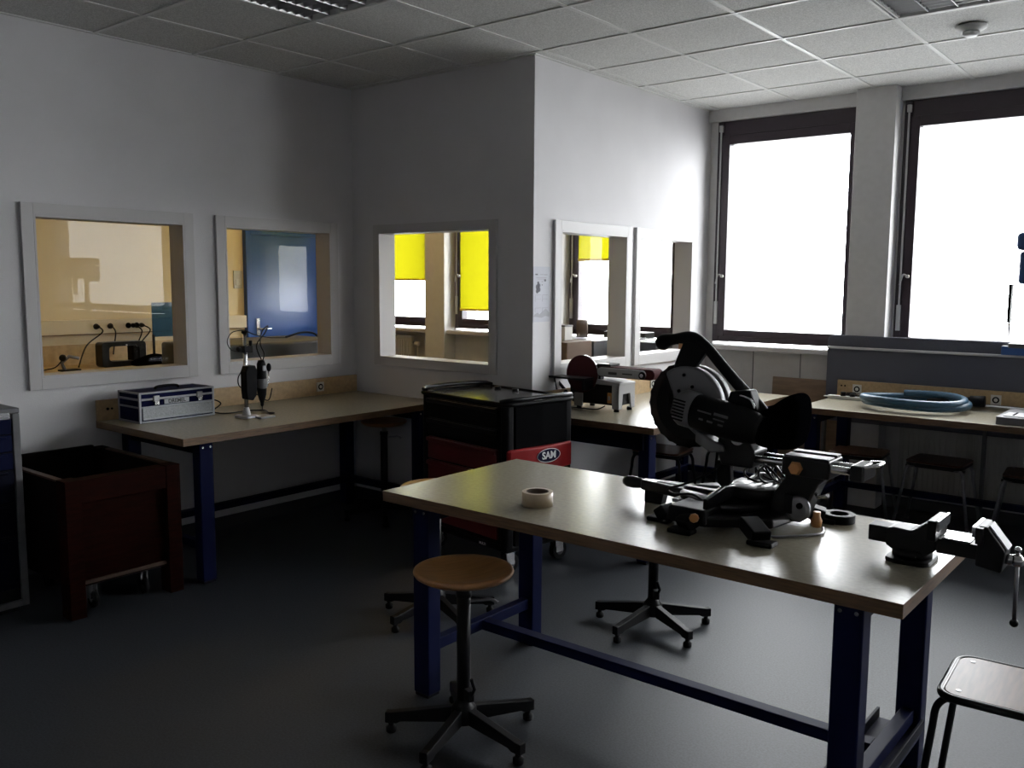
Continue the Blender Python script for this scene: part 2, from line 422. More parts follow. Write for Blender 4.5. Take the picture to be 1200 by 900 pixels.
# daylight windows: dark plum frames with a fixed head rail, sash, glass, handle and rod
WL = {3: 'dark framed daylight window beside the wall corner', 4: 'dark framed daylight window behind the drill press',
      5: 'daylight window one bay past the drill press', 0: 'daylight window farthest into the yellow lit room', 1: 'daylight window with a long yellow blind in the next room', 2: 'daylight window seen through the panes beside the poster'}
for i, x in enumerate(WX):
    b = MB(); y0, y1 = YD-.012, YD+.07
    x1 = x+WWS[i]
    b.box(x, x+.055, y0, y1, WZ0, WZ1, 'brownframe'); b.box(x1-.05, x1, y0, y1, WZ0, WZ1, 'brownframe')
    b.box(x+.055, x1-.05, y0, y1, WZ1-.115, WZ1, 'brownframe'); b.box(x+.055, x1-.05, y0, y1, WZ0, WZ0+.05, 'brownframe')
    o = struct(b.build('window_%d' % (6+i), bevel=.004), WL.get(i, 'wide daylight window mirrored in the first interior pane'), 'window')
    s_ = MB(); a0, a1, c0, c1 = x+.05, x1-.045, WZ0+.045, WZ1-.11; f = .05
    s_.box(a0, a0+f+.01, YD-.03, YD+.05, c0, c1, 'brownframe'); s_.box(a1-f+.02, a1, YD-.03, YD+.05, c0, c1, 'brownframe')
    s_.box(a0+f+.01, a1-f+.02, YD-.03, YD+.05, c1-f-.02, c1, 'brownframe'); s_.box(a0+f+.01, a1-f+.02, YD-.03, YD+.05, c0, c0+f, 'brownframe')
    s_.build('sash', parent=o, bevel=.004)
    g = MB(); g.box(a0+.02, a1-.02, YD+.02, YD+.03, c0+.02, c1-.02, 'glassout'); g.build('pane', parent=o)
    h = MB(); h.cyl((x+.035, YD-.028, WZ0+.28), (x+.035, YD-.028, WZ1-.04), .007, 'white', 10)
    h.box(x+.022, x+.048, YD-.04, YD-.012, WZ1-.08, WZ1-.03, 'white'); h.box(x+.02, x+.05, YD-.036, YD-.012, WZ0+.14, WZ0+.32, 'white')
    h.build('control_rod', parent=o, bevel=.002)
    h = MB(); h.cyl((x+.085, YD-.03, WZ0+.52), (x+.085, YD-.055, WZ0+.52), .012, 'white', 12); h.tube(smoothpath([(x+.085, YD-.055, WZ0+.52), (x+.06, YD-.06, WZ0+.53), (x+.04, YD-.06, WZ0+.46)], 5), .006, 'white', 8)
    h.build('handle', parent=o)
n_ = 4
for x0, x1 in ((-2.19, -1.92),) + ((-.775, -.52), (.63, 1.135)) + tuple((WX[k]+WW+.01, WX[k+1]-.01) for k in (0, 1)):
    b = MB(); b.box(x0, x1, YD-.16, YD, 0, H, 'panelwhite'); struct(b.build('trim_%d' % n_, bevel=.003), 'pale boxed pillar between daylight windows' if n_ == 4 else 'pale boxed pillar between windows in another bay', 'pillar'); n_ += 1
struct(MB().box(XC, -2.19, YD-.13, YD, WZ0-.055, WZ0-.02, 'trim').box(-1.92, XR, YD-.13, YD, WZ0-.055, WZ0-.02, 'trim').build('trim_%d' % n_, bevel=.004), 'white sill board under the daylight windows', 'windowsill'); n_ += 1
struct(MB().box(XO, XC-T, YD-.13, YD, WZ0-.055, WZ0-.02, 'trim').build('trim_%d' % n_, bevel=.004), 'sill board under the windows of the yellow lit room', 'windowsill'); n_ += 1
# seams of the wall panels below the sill
b = MB()
for xx in (-2.95, -2.57): b.box(xx-.003, xx+.003, YD-.002, YD, .1, WZ0-.06, 'skirt')
struct(b.build('trim_%d' % n_), 'thin upright seams in the panels under the sill', 'wall seams'); n_ += 1
# ------------------------------------------------------------------ lamps of the neighbouring room, switched on
for k, (x, y) in enumerate(((-5.75, 5.55), (-7.0, 5.55), (-6.6, 2.6))):
    b = MB(); b.box(x-.3, x+.3, y-.3, y+.3, H-.03, H-.008, 'white'); o = b.build('ceiling_light')
    tag(o, ('warm square ceiling lamp of the next room, nearest the return wall', 'warm square ceiling lamp of the next room, nearest the blue door', 'warm square ceiling lamp of the next room, over the cable bench')[k], 'ceiling light', 'lamps of the next room')
    MB().box(x-.27, x+.27, y-.27, y+.27, H-.036, H-.03, 'roomlamp').build('diffuser', parent=o)

# ------------------------------------------------------------------ workbenches
def socket(parent, x, y, z, face='y'):                     # recessed French socket on a board facing -y (or +x)
    b = MB(); s = -1
    b.box(x-.03, x+.03, y-.008, y, z-.032, z+.032, 'sockw')
    b.lathe([(.022, 0), (.022, .0095), (.018, .0095), (.018, .003)], 'sockw', 20, (x, y, z), 'Y', xf=None) if False else None
    b.cyl((x, y-.0075, z), (x, y-.0095, z), .021, 'dark', 20)
    b.cyl((x, y-.009, z), (x, y-.0102, z), .012, 'sockw', 16)
    return b.build('socket', parent=parent, bevel=.002)
def workbench(label, L_, D, loc, rz=0, back=None, Ht=.8, group=None, apron=False, rail='mid', sockets=(), leg_in=.11):
    t = thing('workbench', label, 'workbench', loc, rz, group)
    top = MB(); th = .04
    co_ = [(-L_/2, -D/2), (L_/2, -D/2), (L_/2, D/2), (-L_/2, D/2)]
    top.prism(co_, Ht-th, Ht, 'Z', 'edgeband')
    top.bm.faces.ensure_lookup_table(); k = top.mi('laminate')
    for f in top.bm.faces:
        f.normal_update()
        if abs(f.normal.z) > .9: f.material_index = k
    top.build('tabletop', t, bevel=.0015)
    for sx in (-1, 1):
        for sy in (-1, 1):
            x = sx*(L_/2-leg_in-.04); y = sy*(D/2-.055-.03)
            b = MB(); b.box(x-.04, x+.04, y-.035, y+.035, .012, Ht-th, 'blue')
            b.box(x-.044, x+.044, y-.039, y+.039, Ht-th-.30, Ht-th, 'bluedk') if False else None
            lg = b.build('leg', t, bevel=.006, seg=3)
            MB().box(x-.034, x+.034, y-.030, y+.030, 0, .014, 'rubber').build('foot', lg)
            for dx in (-.022, .022): MB().cyl((x+dx, y+sy*.035, Ht-th-.03), (x+dx, y+sy*.0385, Ht-th-.03), .006, 'steel', 10).build('bolt', lg)
        x = sx*(L_/2-leg_in-.04)
        MB().box(x-.02, x+.02, -D/2+.12, D/2-.12, .17, .215, 'blue').build('end_rail', t, bevel=.003)
        MB().box(x-.025, x+.025, -D/2+.12, D/2-.12, Ht-th-.07, Ht-th, 'bluedk').build('top_bearer', t, bevel=.003)
    yr = {'mid': 0, 'back': D/2-.12}[rail]
    MB().box(-L_/2+leg_in+.06, L_/2-leg_in-.06, yr-.025, yr+.025, .172, .212, 'blue').build('stretcher', t, bevel=.003)
    if apron:
        MB().box(-L_/2+leg_in+.08, L_/2-leg_in-.08, -D/2+.08, -D/2+.11, Ht-th-.10, Ht-th, 'bluedk').build('apron', t, bevel=.002)
    if back:
        bb = MB().box(-L_/2, L_/2, D/2-.022, D/2-.002, Ht, Ht+back, 'board').build('backboard', t, bevel=.002)
        for sx_ in sockets: socket(bb, sx_, D/2-.022, Ht+back/2)
    return t
# centre bench: top x -2.5..-.6, y 2.31..3.13
fg = workbench('centre workbench holding the mitre saw, vise and tape roll', 1.9, .82, (-1.55, 2.72, 0))
for k, xx in enumerate((.80,)):                            # wide foot channel on the right-hand end frame
    MB().box(xx-.10, xx+.05, -.30, .30, .14, .15, 'blue').box(xx-.10, xx-.09, -.30, .30, .15, .185, 'bluedk').box(xx+.04, xx+.05, -.30, .30, .15, .185, 'bluedk').build('foot_channel', fg, bevel=.002)
# bench under the two interior windows, back to wall_left: long axis along Y
ba = workbench('long workbench under the two interior windows holding the blue aluminium case', 1.92, .90, (-4.535, 3.385, 0), 90, back=.118, rail='back', sockets=(.05, .62), leg_in=.12)
bs = MB()
bs.build('cable_entry', ba) if False else bs.bm.free()
hb = MB().cyl((-.90, .45-.022, .865), (-.90, .45-.026, .865), .008, 'dark', 12).cyl((-.875, .45-.022, .865), (-.875, .45-.026, .865), .006, 'dark', 12)
hb.build('cable_hole', [c for c in ba.children if c.name.startswith('backboard')][0])
bc = workbench('workbench carrying the disc and belt sander, end of it by the drawer cart', 1.91, .88, (-2.90, 5.245, 0), 90, back=.118, rail='back', sockets=(-.3, .5), apron=False, leg_in=.04)
MB().box(-.955+.02, -.955+.05, -.36, .36, .66, .76, 'bluedk').build('end_apron', bc, bevel=.002)
MB().box(.955-.05, .955-.02, -.36, .36, .66, .76, 'bluedk').build('end_apron', bc, bevel=.002)
bd = workbench('workbench in front of the grey fabric screen with the blue hose on it', 2.0, .77, (-1.2, 6.065, 0), 0, back=.115, rail='back', sockets=(-.86, .02, .92), leg_in=.04, apron=False)
hb = MB().cyl((-.97, .363, .875), (-.97, .359, .875), .006, 'dark', 12).cyl((-.945, .363, .875), (-.945, .359, .875), .006, 'dark', 12)
hb.build('cable_hole', [c for c in bd.children if c.name.startswith('backboard')][0])
be = workbench('workbench further along the window wall whose drill press is mirrored in the left interior pane', 2.0, .77, (2.55, 6.065, 0), 0, rail='back', leg_in=.04)

# ------------------------------------------------------------------ grey screen behind the window bench
s_ = MB()
s_.prism(rrect(2.1, .62, .04, 5, cx=-1.25, cy=.92), 6.475, 6.50, 'Y', 'screen')
scn = s_.build('desk_screen', bevel=.004)
tag(scn, 'long grey fabric screen behind the hose bench, below the daylight windows', 'desk screen')
MB().box(-2.29, -.2, 6.452, 6.475, .70, 1.135, 'screen').build('lower_panel', scn, bevel=.006)
MB().box(-2.29, -.2, 6.435, 6.478, 1.135, 1.150, 'trim').build('ledge', scn, bevel=.003)
for xx in (-2.31, -1.25, -.22): MB().box(xx, xx+.02, 6.452, 6.50, 0, .72, 'castgrey').build('post', scn)

# ------------------------------------------------------------------ stools
def swivel_stool(label, loc, hs, rz, r=.175, n=5, legl=.27, group=None):
    t = thing('swivel_stool', label, 'stool', loc, rz, group)
    th = .028
    prof = [(0, -th-.004), (r*.55, -th-.004), (r*.86, -th+.004), (r*.97, -th*.45), (r, -.004), (r*.985, .003), (r*.93, .005), (r*.80, .001), (r*.66, -.006), (r*.45, -.014), (r*.22, -.018), (0, -.019)]
    MB().lathe([(a, hs+z) for a, z in prof], 'wood', 56).build('seat', t)
    c = MB(); c.cyl((0, 0, .10), (0, 0, hs-.075), .024, 'blackm', 28); c.cyl((0, 0, hs-.095), (0, 0, hs-.07), .0275, 'blackm', 28)
    c.cyl((0, 0, hs-.075), (0, 0, hs-.028), .013, 'steeldk', 16)
    c.lathe([(.055, hs-.034), (.055, hs-.028), (.05, hs-.028)], 'blackm', 24)
    cl = c.build('column', t)
    MB().tube([Matrix.Rotation(R(39-rz), 4, 'Z') @ p_ for p_ in smoothpath([(.022, 0, hs-.11), (.06, .002, hs-.108), (.095, .002, hs-.106), (.118, .002, hs-.118)], 5)], [.006]*15+[.008], 'steeldk', 8).build('lever', t)
    hbb = MB(); hbb.lathe([(.03, .055), (.045, .06), (.045, .11), (.03, .13), (.024, .14)], 'blackm', 28); hbb.build('hub', t)
    clp = MB(); clp.box(-.012, .012, -.06, -.025, .15, .19, 'blackm').tube([(0, -.05, .16), (.01, -.065, .20), (-.005, -.07, .24)], .007, 'blackm', 8); clp.build('foot_clamp', t, bevel=.003)
    for k in range(n):
        a = 2*PI*k/n
        xf = Matrix.Rotation(a, 4, 'Z')
        b = MB()
        pts = [(.03, .058), (.03, .115), (legl-.01, .077), (legl+.012, .077), (legl+.012, .038), (legl-.03, .038), (legl-.045, .046)]
        b.prism(pts, -.015, .015, 'Y', 'blackm', xf=xf)
        lg = b.build('leg', t, bevel=.003)
        p = xf @ Vector((legl-.008, 0, 0))
        MB().lathe([(.012, .040), (.010, .028), (.010, .026), (.019, .020), (.019, .004), (.016, 0)], 'rubber', 18, (p.x, p.y, 0)).build('glide', lg)
    return t
swivel_stool('round wooden swivel stool nearest the camera, fully visible in front of the centre bench', (-2.02, 2.24, 0), .607, 68, group='round swivel stools')
swivel_stool('round swivel stool behind the centre bench, only column and feet show below the saw', (-2.025, 3.56, 0), .60, 48, group='round swivel stools')
swivel_stool('round swivel stool at the far left corner of the centre bench, its rim peeping over', (-2.89, 3.01, 0), .635, 52, r=.17, group='round swivel stools')
swivel_stool('round swivel stool tucked under the long bench by the interior windows', (-4.43, 4.11, 0), .66, 30, r=.155, group='round swivel stools')

def square_stool(label, loc, rz, hs=.46, wseat=.36, dseat=.34, group=None, rim=False, splay=.035, mat='woodseat', r=.0115, legm=None):
    t = thing('school_stool', label, 'stool', loc, rz, group)
    st = MB(); st.prism(rrect(wseat-.014, dseat-.014, .045, 6), hs-.012, hs, 'Z', mat); se = st.build('seat', t, bevel=.003)
    q = MB()
    for sx in (-1, 1):
        for sy in (-1, 1): q.cyl((sx*(wseat/2-.045), sy*(dseat/2-.045), hs), (sx*(wseat/2-.045), sy*(dseat/2-.045), hs+.0015), .007, 'steeldk', 12)
    q.build('rivet', se)
    zz = hs-.010 if rim else hs-.024
    MB().tube([(x, y, zz) for x, y in rrect(wseat-(.0 if rim else .03), dseat-(.0 if rim else .03), .05, 6)], r if rim else .010, 'blackg' if rim else 'blackm', 12, closed=True).build('seat_frame', t)
    for sx in (-1, 1):
        for sy in (-1, 1):
            x0 = sx*(wseat/2-.03); y0 = sy*(dseat/2-.055); x1 = sx*(wseat/2+splay); y1 = sy*(dseat/2-.02)
            if rim and sy < 0: x0 = sx*(wseat/2-.016); y0 = -(dseat/2-.022); x1 = sx*(wseat/2+.045); y1 = -(dseat/2+.01)
            P = smoothpath([(x0-sx*.03, y0, zz-.010), (x0, y0, zz-.014), (x0+sx*.022, y0, zz-.045), (x0+sx*.028, y0+sy*.002, zz-.10)], 6)
            P.append(Vector((x1, y1, .012)))
            lg = MB().tube(P, .0105, legm or ('blackm' if not rim else 'blackg'), 12).build('leg', t)
            MB().cyl((x1, y1, 0), (x1, y1, .022), .0145, 'rubber', 16).build('foot_cap', lg)
    MB().tube([(-wseat/2+.0, -dseat/2+.075, zz-.02), (wseat/2-.0, -dseat/2+.075, zz-.02)], .008, 'blackm', 10).build('cross_bar', t)
    return t
square_stool('metal framed stool with glossy brown seat cut off by the bottom right corner', (-.40, 2.815, 0), 3, hs=.455, wseat=.38, dseat=.33, rim=True, group='square seated school stools')
square_stool('school stool under the screen bench, first from its blue leg, behind the saw rails', (-1.96, 6.23, 0), 4, group='square seated school stools', splay=.05, legm='steeldk')
square_stool('school stool in the middle under the screen bench, in front of the radiator', (-1.45, 6.24, 0), -2, group='square seated school stools', splay=.05, legm='steeldk')
square_stool('school stool under the screen bench below the drill press base', (-.88, 6.15, 0), 5, group='square seated school stools', splay=.05, legm='steeldk')
square_stool('school stool under the sander bench, right behind the bench corner leg', (-3.05, 5.45, 0), 5, group='square seated school stools', hs=.45)
square_stool('school stool under the sander bench, deeper in and hidden mostly by the saw blade', (-2.72, 5.92, 0), 8, group='square seated school stools', hs=.45, mat='wood')

# ------------------------------------------------------------------ drawer cart
t = thing('tool_cart', 'red and black wheeled drawer cart between the two benches', 'tool cart', (-3.325, 3.965, 0), -9)
w_, d_ = .76, .50; x0, x1, y0, y1 = -w_/2, w_/2, -d_/2, d_/2
MB().box(x0+.03, x1-.03, y0+.02, y1-.01, .16, .93, 'blackm').build('carcass', t, bevel=.004)
for nm, za, zb, mt in (('drawer', .81, .92, 'black'), ('drawer', .70, .80, 'black'), ('drawer', .56, .69, 'red'), ('drawer', .38, .55, 'red'), ('drawer', .19, .37, 'red')):
    dr = MB().box(x0+.055, x1-.085, y0+.0, y0+.02, za, zb, mt).build(nm, t, bevel=.004)
    MB().box(x0+.055, x1-.085, y0-.014, y0, zb-.028, zb-.004, 'blackm' if mt == 'black' else 'red').build('handle', dr, bevel=.004)
for sx in (-1, 1):
    MB().prism(rrect(.06, .06, .02, 4, cx=sx*(w_/2-.03), cy=y0+.03), .15, .955, 'Z', 'black').build('corner_post', t, bevel=.003)
    MB().prism(rrect(.06, .06, .02, 4, cx=sx*(w_/2-.03), cy=y1-.03), .15, .955, 'Z', 'black').build('corner_post', t, bevel=.003)
sp_ = MB(); sp_.prism([(x1-.02, y0+.05), (x1+.004, y0+.06), (x1+.012, 0), (x1+.004, y1-.06), (x1-.02, y1-.05)], .16, .94, 'Z', 'blackmatte'); sp_.build('side_panel', t, bevel=.004)
rb = MB(); rb.prism([(x1-.01, y0+.0), (x1+.012, y0+.02), (x1+.03, -.12), (x1+.034, 0), (x1+.03, .12), (x1+.012, y1-.02), (x1-.01, y1)], .56, .70, 'Z', 'redlight'); rband = rb.build('red_band', t, bevel=.012, seg=3)
bd_ = MB(); bd_.lathe([(.062, 0), (.062, .004), (.056, .006)], 'navy', 36, xf=Matrix.Translation((x1+.031, .03, .645)) @ Matrix.Rotation(R(90), 4, 'Y') @ Matrix.Diagonal((.6, 1.4, 1, 1)))
bdg = bd_.build('badge', rband)
rg = MB().tube([(x1+.036, .03+.0868*math.cos(2*PI*k/32), .645+.0372*math.sin(2*PI*k/32)) for k in range(32)], .0018, 'whitepaint', 6, closed=True); rg.build('badge_ring', rband)
text_part('badge_lettering', 'SAM', .056, 'whitepaint', rband, text_mtx((x1+.038, .03, .645), (0, 1, 0), (0, 0, 1)), .0008)
tr = MB(); tr.box(x0+.02, x1-.02, y0+.02, y1-.02, .93, .947, 'mat'); tr.build('top_mat', t)
rim_ = MB()
P = rrect(w_+.02, d_+.02, .05, 6)
for sx in (-1, 1):
    xe = sx*(w_/2+.004)
    rim_.tube(smoothpath([(xe-sx*.05, y0-.006, .957), (xe, y0+.03, .968), (xe+sx*.014, 0, .972), (xe, y1-.03, .968), (xe-sx*.05, y1+.006, .957)], 6), .013, 'blackg', 10)
rim_.tube([(x, y, .944) for x, y in P], .012, 'black', 10, closed=True)
rim_.build('top_rim', t)
for k_, yy in ((0, -.1), (1, .1)): MB().box(x1-.045, x1+.0, yy-.05, yy+.05, .945, .962, 'blackg').build('tray_insert', t, bevel=.004)
for xx in (x0+.18, x0+.34): MB().lathe([(.02, .947), (.02, .96), (.012, .962)], 'blackg', 16, (xx, y1-.06, 0)).build('bottle_ring', t)
MB().box(x0-.0, x1-.0, y0-.0, y1, .13, .165, 'black').build('base_tray', t, bevel=.01)
text_part('base_lettering', 'MULTI', .02, 'whitepaint', t, text_mtx((x1-.2, y0-.001, .147), (1, 0, 0), (0, 0, 1)), .0004)
for sx in (-1, 1):
    for sy in (-1, 1):
        x, y = sx*(w_/2-.06), sy*(d_/2-.06)
        cf = MB(); cf.lathe([(.03, .118), (.03, .13)], 'steel', 20, (x, y, 0)); cf.box(x-.028, x-.022, y-.025, y+.03, .05, .118, 'steel').box(x+.022, x+.028, y-.025, y+.03, .05, .118, 'steel')
        cs = cf.build('caster', t)
        MB().cyl((x-.018, y+.015, .055), (x+.018, y+.015, .055), .055, 'rubber', 28).cyl((x-.021, y+.015, .055), (x+.021, y+.015, .055), .028, 'castgrey', 20).build('wheel', cs, bevel=.004)

# ------------------------------------------------------------------ red wooden bin on casters
t = thing('wooden_bin', 'open red stained wooden bin on casters, against the wall beside the blue cabinet', 'wooden bin', (-4.15, 1.86, 0))
bw, bl, bh = .80, .58, .665        # extends to -x, +y
def post(x, y, name='corner_post'): return MB().box(x, x+.09, y, y+.075, 0, bh-.0, 'redwood').build(name, t, bevel=.003)
for x in (-.09, -bw): post(x, 0); post(x, bl-.075)
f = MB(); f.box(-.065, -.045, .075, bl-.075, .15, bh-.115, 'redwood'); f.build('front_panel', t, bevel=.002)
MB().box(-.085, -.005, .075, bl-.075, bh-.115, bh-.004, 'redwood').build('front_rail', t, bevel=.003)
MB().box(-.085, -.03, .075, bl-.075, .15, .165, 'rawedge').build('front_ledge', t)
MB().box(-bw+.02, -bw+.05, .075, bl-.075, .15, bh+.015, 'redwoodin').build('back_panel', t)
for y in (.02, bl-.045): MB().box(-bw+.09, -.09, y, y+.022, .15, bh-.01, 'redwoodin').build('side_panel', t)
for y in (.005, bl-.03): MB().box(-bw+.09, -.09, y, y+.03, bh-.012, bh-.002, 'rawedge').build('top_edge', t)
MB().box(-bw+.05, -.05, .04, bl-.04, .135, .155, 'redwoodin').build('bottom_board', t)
for x in (-.12, -bw+.2):
    for y in (.16, bl-.16):
        cs = MB().box(x-.02, x+.02, y-.018, y-.012, .045, .13, 'steel').box(x-.02, x+.02, y+.012, y+.018, .045, .13, 'steel').box(x-.03, x+.03, y-.03, y+.03, .128, .136, 'steel').build('caster', t)
        MB().cyl((x+.01, y-.011, .04), (x+.01, y+.011, .04), .04, 'rubber', 24).cyl((x+.01, y-.014, .04), (x+.01, y+.014, .04), .012, 'steel', 12).build('wheel', cs)

# ------------------------------------------------------------------ blue drawer cabinet at the picture's edge
t = thing('drawer_cabinet', 'dark blue drawer cabinet with grey frame, cut off at the picture edge', 'cabinet', (-4.46, 1.80, 0))
MB().box(-.53, -.012, -.66, 0, .03, .965, 'blackm').build('carcass', t, bevel=.004)
MB().box(-.545, .006, -.675, .006, .965, .992, 'castgrey').build('worktop', t, bevel=.006)
fr = MB(); fr.box(-.02, .006, -.028, .004, .03, .965, 'castgrey').box(-.02, .006, -.664, -.632, .03, .965, 'castgrey').box(-.02, .006, -.632, -.028, .03, .06, 'castgrey'); fr.build('front_frame', t, bevel=.003)
zz = .95
for hh, mt in ((.085, 'blue'), (.085, 'blue'), (.085, 'blue'), (.16, 'bluedk'), (.16, 'bluedk'), (.26, 'bluedk')):
    dr = MB().box(-.018, .0, -.628, -.032, zz-hh+.006, zz, mt).build('drawer', t, bevel=.004)
    MB().box(-.002, .010, -.60, -.06, zz-.016, zz-.004, mt).build('handle', dr, bevel=.003)
    zz -= hh
MB().lathe([(.012, 0), (.012, .008), (.006, .01)], 'steel', 16, (0, -.09, .955), 'X').build('lock', t)
MB().box(-.50, -.03, -.63, -.03, 0, .03, 'rubber').build('plinth', t)
MB().box(-.03, .012, -.12, -.04, .94, .975, 'steel').build('clasp', t, bevel=.004)
# ------------------------------------------------------------------ aluminium tool case
t = thing('tool_case', 'blue and aluminium tool case on the long bench below the first interior window', 'tool case', (-4.695, 2.765, .8))
L_, D_, h_ = .47, .235, .172     # along y, along -x, height
MB().box(-D_+.004, -.004, -L_/2+.004, L_/2-.004, .006, h_-.004, 'caseblue').build('body', t)
fr = MB(); e_ = .013
for y in (-L_/2, L_/2-e_):
    for x in (-D_, -e_): fr.box(x, x+e_, y, y+e_, 0, h_, 'alu')
for z in (0, .083, .126, h_-.010):
    hh = .010 if z != .126 else .012
    fr.box(-e_, .001, -L_/2+e_, L_/2-e_, z, z+hh, 'alu'); fr.box(-D_-.001, -D_+e_, -L_/2+e_, L_/2-e_, z, z+hh, 'alu')
    for y in (-L_/2-.001, L_/2-e_+.001): fr.box(-D_+e_, -e_, y, y+e_, z, z+hh, 'alu')
fr.build('aluminium_frame', t, bevel=.002)
dr = MB().box(-.006, .003, -L_/2+.018, L_/2-.018, .016, .083, 'alusheet'); dro = dr.build('drawer', t, bevel=.002)
MB().box(.003, .007, -L_/2+.018, L_/2-.018, .018, .026, 'alu').build('drawer_pull', dro, bevel=.001)
for y in (-.135, .135):
    lt = MB(); lt.box(.0, .010, y-.018, y+.018, .118, .150, 'steeldk').box(.004, .014, y-.014, y+.014, .098, .122, 'steel'); lt.build('latch', t, bevel=.003)
nb = MB().box(-.004, .003, -.085, .068, .097, .124, 'alu').build('name_plate', t, bevel=.001)
text_part('name_plate_lettering', 'DREMEL', .030, 'dkletter', nb, text_mtx((.0035, -.008, .1105), (0, 1, 0), (0, 0, 1)), .0005)
MB().tube(smoothpath([(-D_/2, -.075, h_), (-D_/2, -.06, h_+.012), (-D_/2, 0, h_+.016), (-D_/2, .06, h_+.012), (-D_/2, .075, h_)], 6), .008, 'black', 10).build('carry_handle', t)

# ------------------------------------------------------------------ rotary tool in a bench drill stand
t = thing('drill_stand', 'small bench drill stand with black rotary tool, beside the aluminium case', 'drill stand', (-4.47, 3.065, .8), 0)
b = MB(); b.prism(rrect(.13, .11, .03, 5, cx=.0, cy=.0), 0, .014, 'Z', 'steeldk', sc=.92); b.lathe([(.030, .012), (.024, .02), (.017, .05), (.015, .06)], 'steeldk', 24); b.build('base', t, bevel=.003)
MB().box(.02, .12, .015, .115, 0, .010, 'alu').build('work_table', t, bevel=.003)
MB().cyl((0, 0, .04), (0, 0, .50), .0115, 'steel', 20).build('column', t)
b = MB(); b.box(-.03, .03, -.022, .035, .38, .42, 'black').cyl((0, -.03, .40), (0, -.05, .40), .016, 'black', 14).cyl((.028, .02, .42), (.028, .02, .45), .01, 'black', 12).cyl((0, 0, .49), (0, 0, .505), .018, 'black', 16); b.build('upper_clamp', t, bevel=.004)
b = MB(); b.prism([(-.022, .11), (-.028, .16), (-.028, .27), (-.012, .305), (.04, .305), (.052, .27), (.045, .13), (.02, .10)], -.012, .045, 'X', 'black'); b.build('carriage', t, bevel=.006)
tl = MB(); X = .03; Y = .088
tl.lathe([(0, .335), (.018, .33), (.026, .31), (.027, .26), (.030, .225), (.029, .17), (.026, .13), (.018, .10), (.011, .08), (.010, .066), (.006, .06), (.0025, .055), (.002, .035), (0, .034)], 'black', 28, (X, Y, 0))
to = tl.build('rotary_tool', t)
MB().lathe([(.0285, .225), (.0305, .22), (.0305, .175), (.0275, .165)], 'castgrey', 28, (X+.001, Y, 0)).build('tool_grip_ring', to)
MB().box(X+.024, X+.032, Y-.01, Y+.012, .27, .30, 'alu').build('switch', to, bevel=.002)
MB().tube([(.02, .075, .14), (.028, .13, .175), (.028, .14, .26)], .0035, 'steel', 8).ball((.028, .142, .285), .019, 'black', (.75, .75, 1.35)).build('feed_lever', t)
cords = MB()
cords.tube(smoothpath([(.03, .09, .335), (.03, .06, .42), (.03, .12, .49), (.03, .14, .53), (.03, .10, .50), (.03, .085, .43), (.03, .11, .37), (.03, .10, .33)], 8), .0035, 'rubber', 7)
cords.tube(smoothpath([(0, 0, .51), (.0, -.08, .50), (.0, -.115, .45), (0, -.09, .40), (0, -.02, .385)], 8), .0028, 'rubber', 7)
cords.tube(smoothpath([(0, .0, .51), (.02, .06, .48), (.03, .16, .46), (.03, .28, .455)], 8), .003, 'rubber', 7)
cords.tube(smoothpath([(-.01, -.02, .27), (.0, -.05, .235), (.0, -.045, .19), (.0, 0, .16), (.02, .06, .13), (.03, .13, .09), (.03, .16, .16)], 8), .0035, 'rubber', 7)
cords.build('tool_cord', t)
cb = MB(); cb.tube(smoothpath([(-4.80, 3.02, .87), (-4.79, 3.06, .875), (-4.77, 3.09, .85), (-4.76, 3.03, .815), (-4.70, 3.03, .806), (-4.65, 3.08, .806), (-4.66, 3.2, .806), (-4.60, 3.28, .806), (-4.50, 3.24, .806), (-4.46, 3.25, .806), (-4.44, 3.16, .806)], 8), .004, 'rubber', 8)
cb.lathe([(.016, 0), (.018, .02), (.010, .035), (.005, .045)], 'rubber', 16, (-4.82, 3.005, .872), 'Y')
tag(cb.build('extension_cable'), 'black power cord with plug snaking from behind the case to the drill stand', 'cord')

# ------------------------------------------------------------------ disc and belt sander
t = thing('bench_sander', 'maroon disc and belt sander on grey legs on the bench behind the cart', 'sander', (-3.20, 4.66, .8))
b = MB(); b.lathe([(.118, 0), (.118, .006)], 'sand', 48, (0, 0, .222), 'Y'); b.build('sanding_disc', t)
MB().lathe([(.118, .0065), (.118, .02), (.03, .025)], 'steel', 48, (0, 0, .222), 'Y').build('disc_plate', t)
g_ = MB(); g_.prism([(x, z) for x, z in circ(.125, 30, 0, .222, 150, 390)]+[(.10, .10), (-.10, .10)], .026, .07, 'Y', 'blackm'); g_.build('disc_guard', t, bevel=.004)
b = MB(); b.box(-.24, .10, -.12, -.012, .195, .208, 'blackm'); b.bar((-.20, -.02, .19), (-.12, .03, .08), .012, .02, 'blackm'); b.box(.07, .085, -.1, .03, .13, .20, 'blackm'); tb = b.build('disc_table', t, bevel=.003)
MB().tube([(-.17, -.06, .19), (-.15, -.06, .12), (-.14, -.05, .09)], .006, 'blackm', 8).ball((-.10, -.03, .10), .016, 'blackm').build('table_clamp', t)
b = MB(); b.cyl((0, .03, .115), (0, .20, .115), .072, 'blackm', 36); b.box(-.09, .26, .02, .19, .035, .16, 'blackm'); b.build('motor_body', t, bevel=.012, seg=3)
sw = MB().box(.185, .215, .012, .02, .05, .115, 'orange').build('switch_plate', t, bevel=.003)
MB().box(.193, .207, .007, .012, .07, .095, 'machgrey').build('switch', t, bevel=.002)
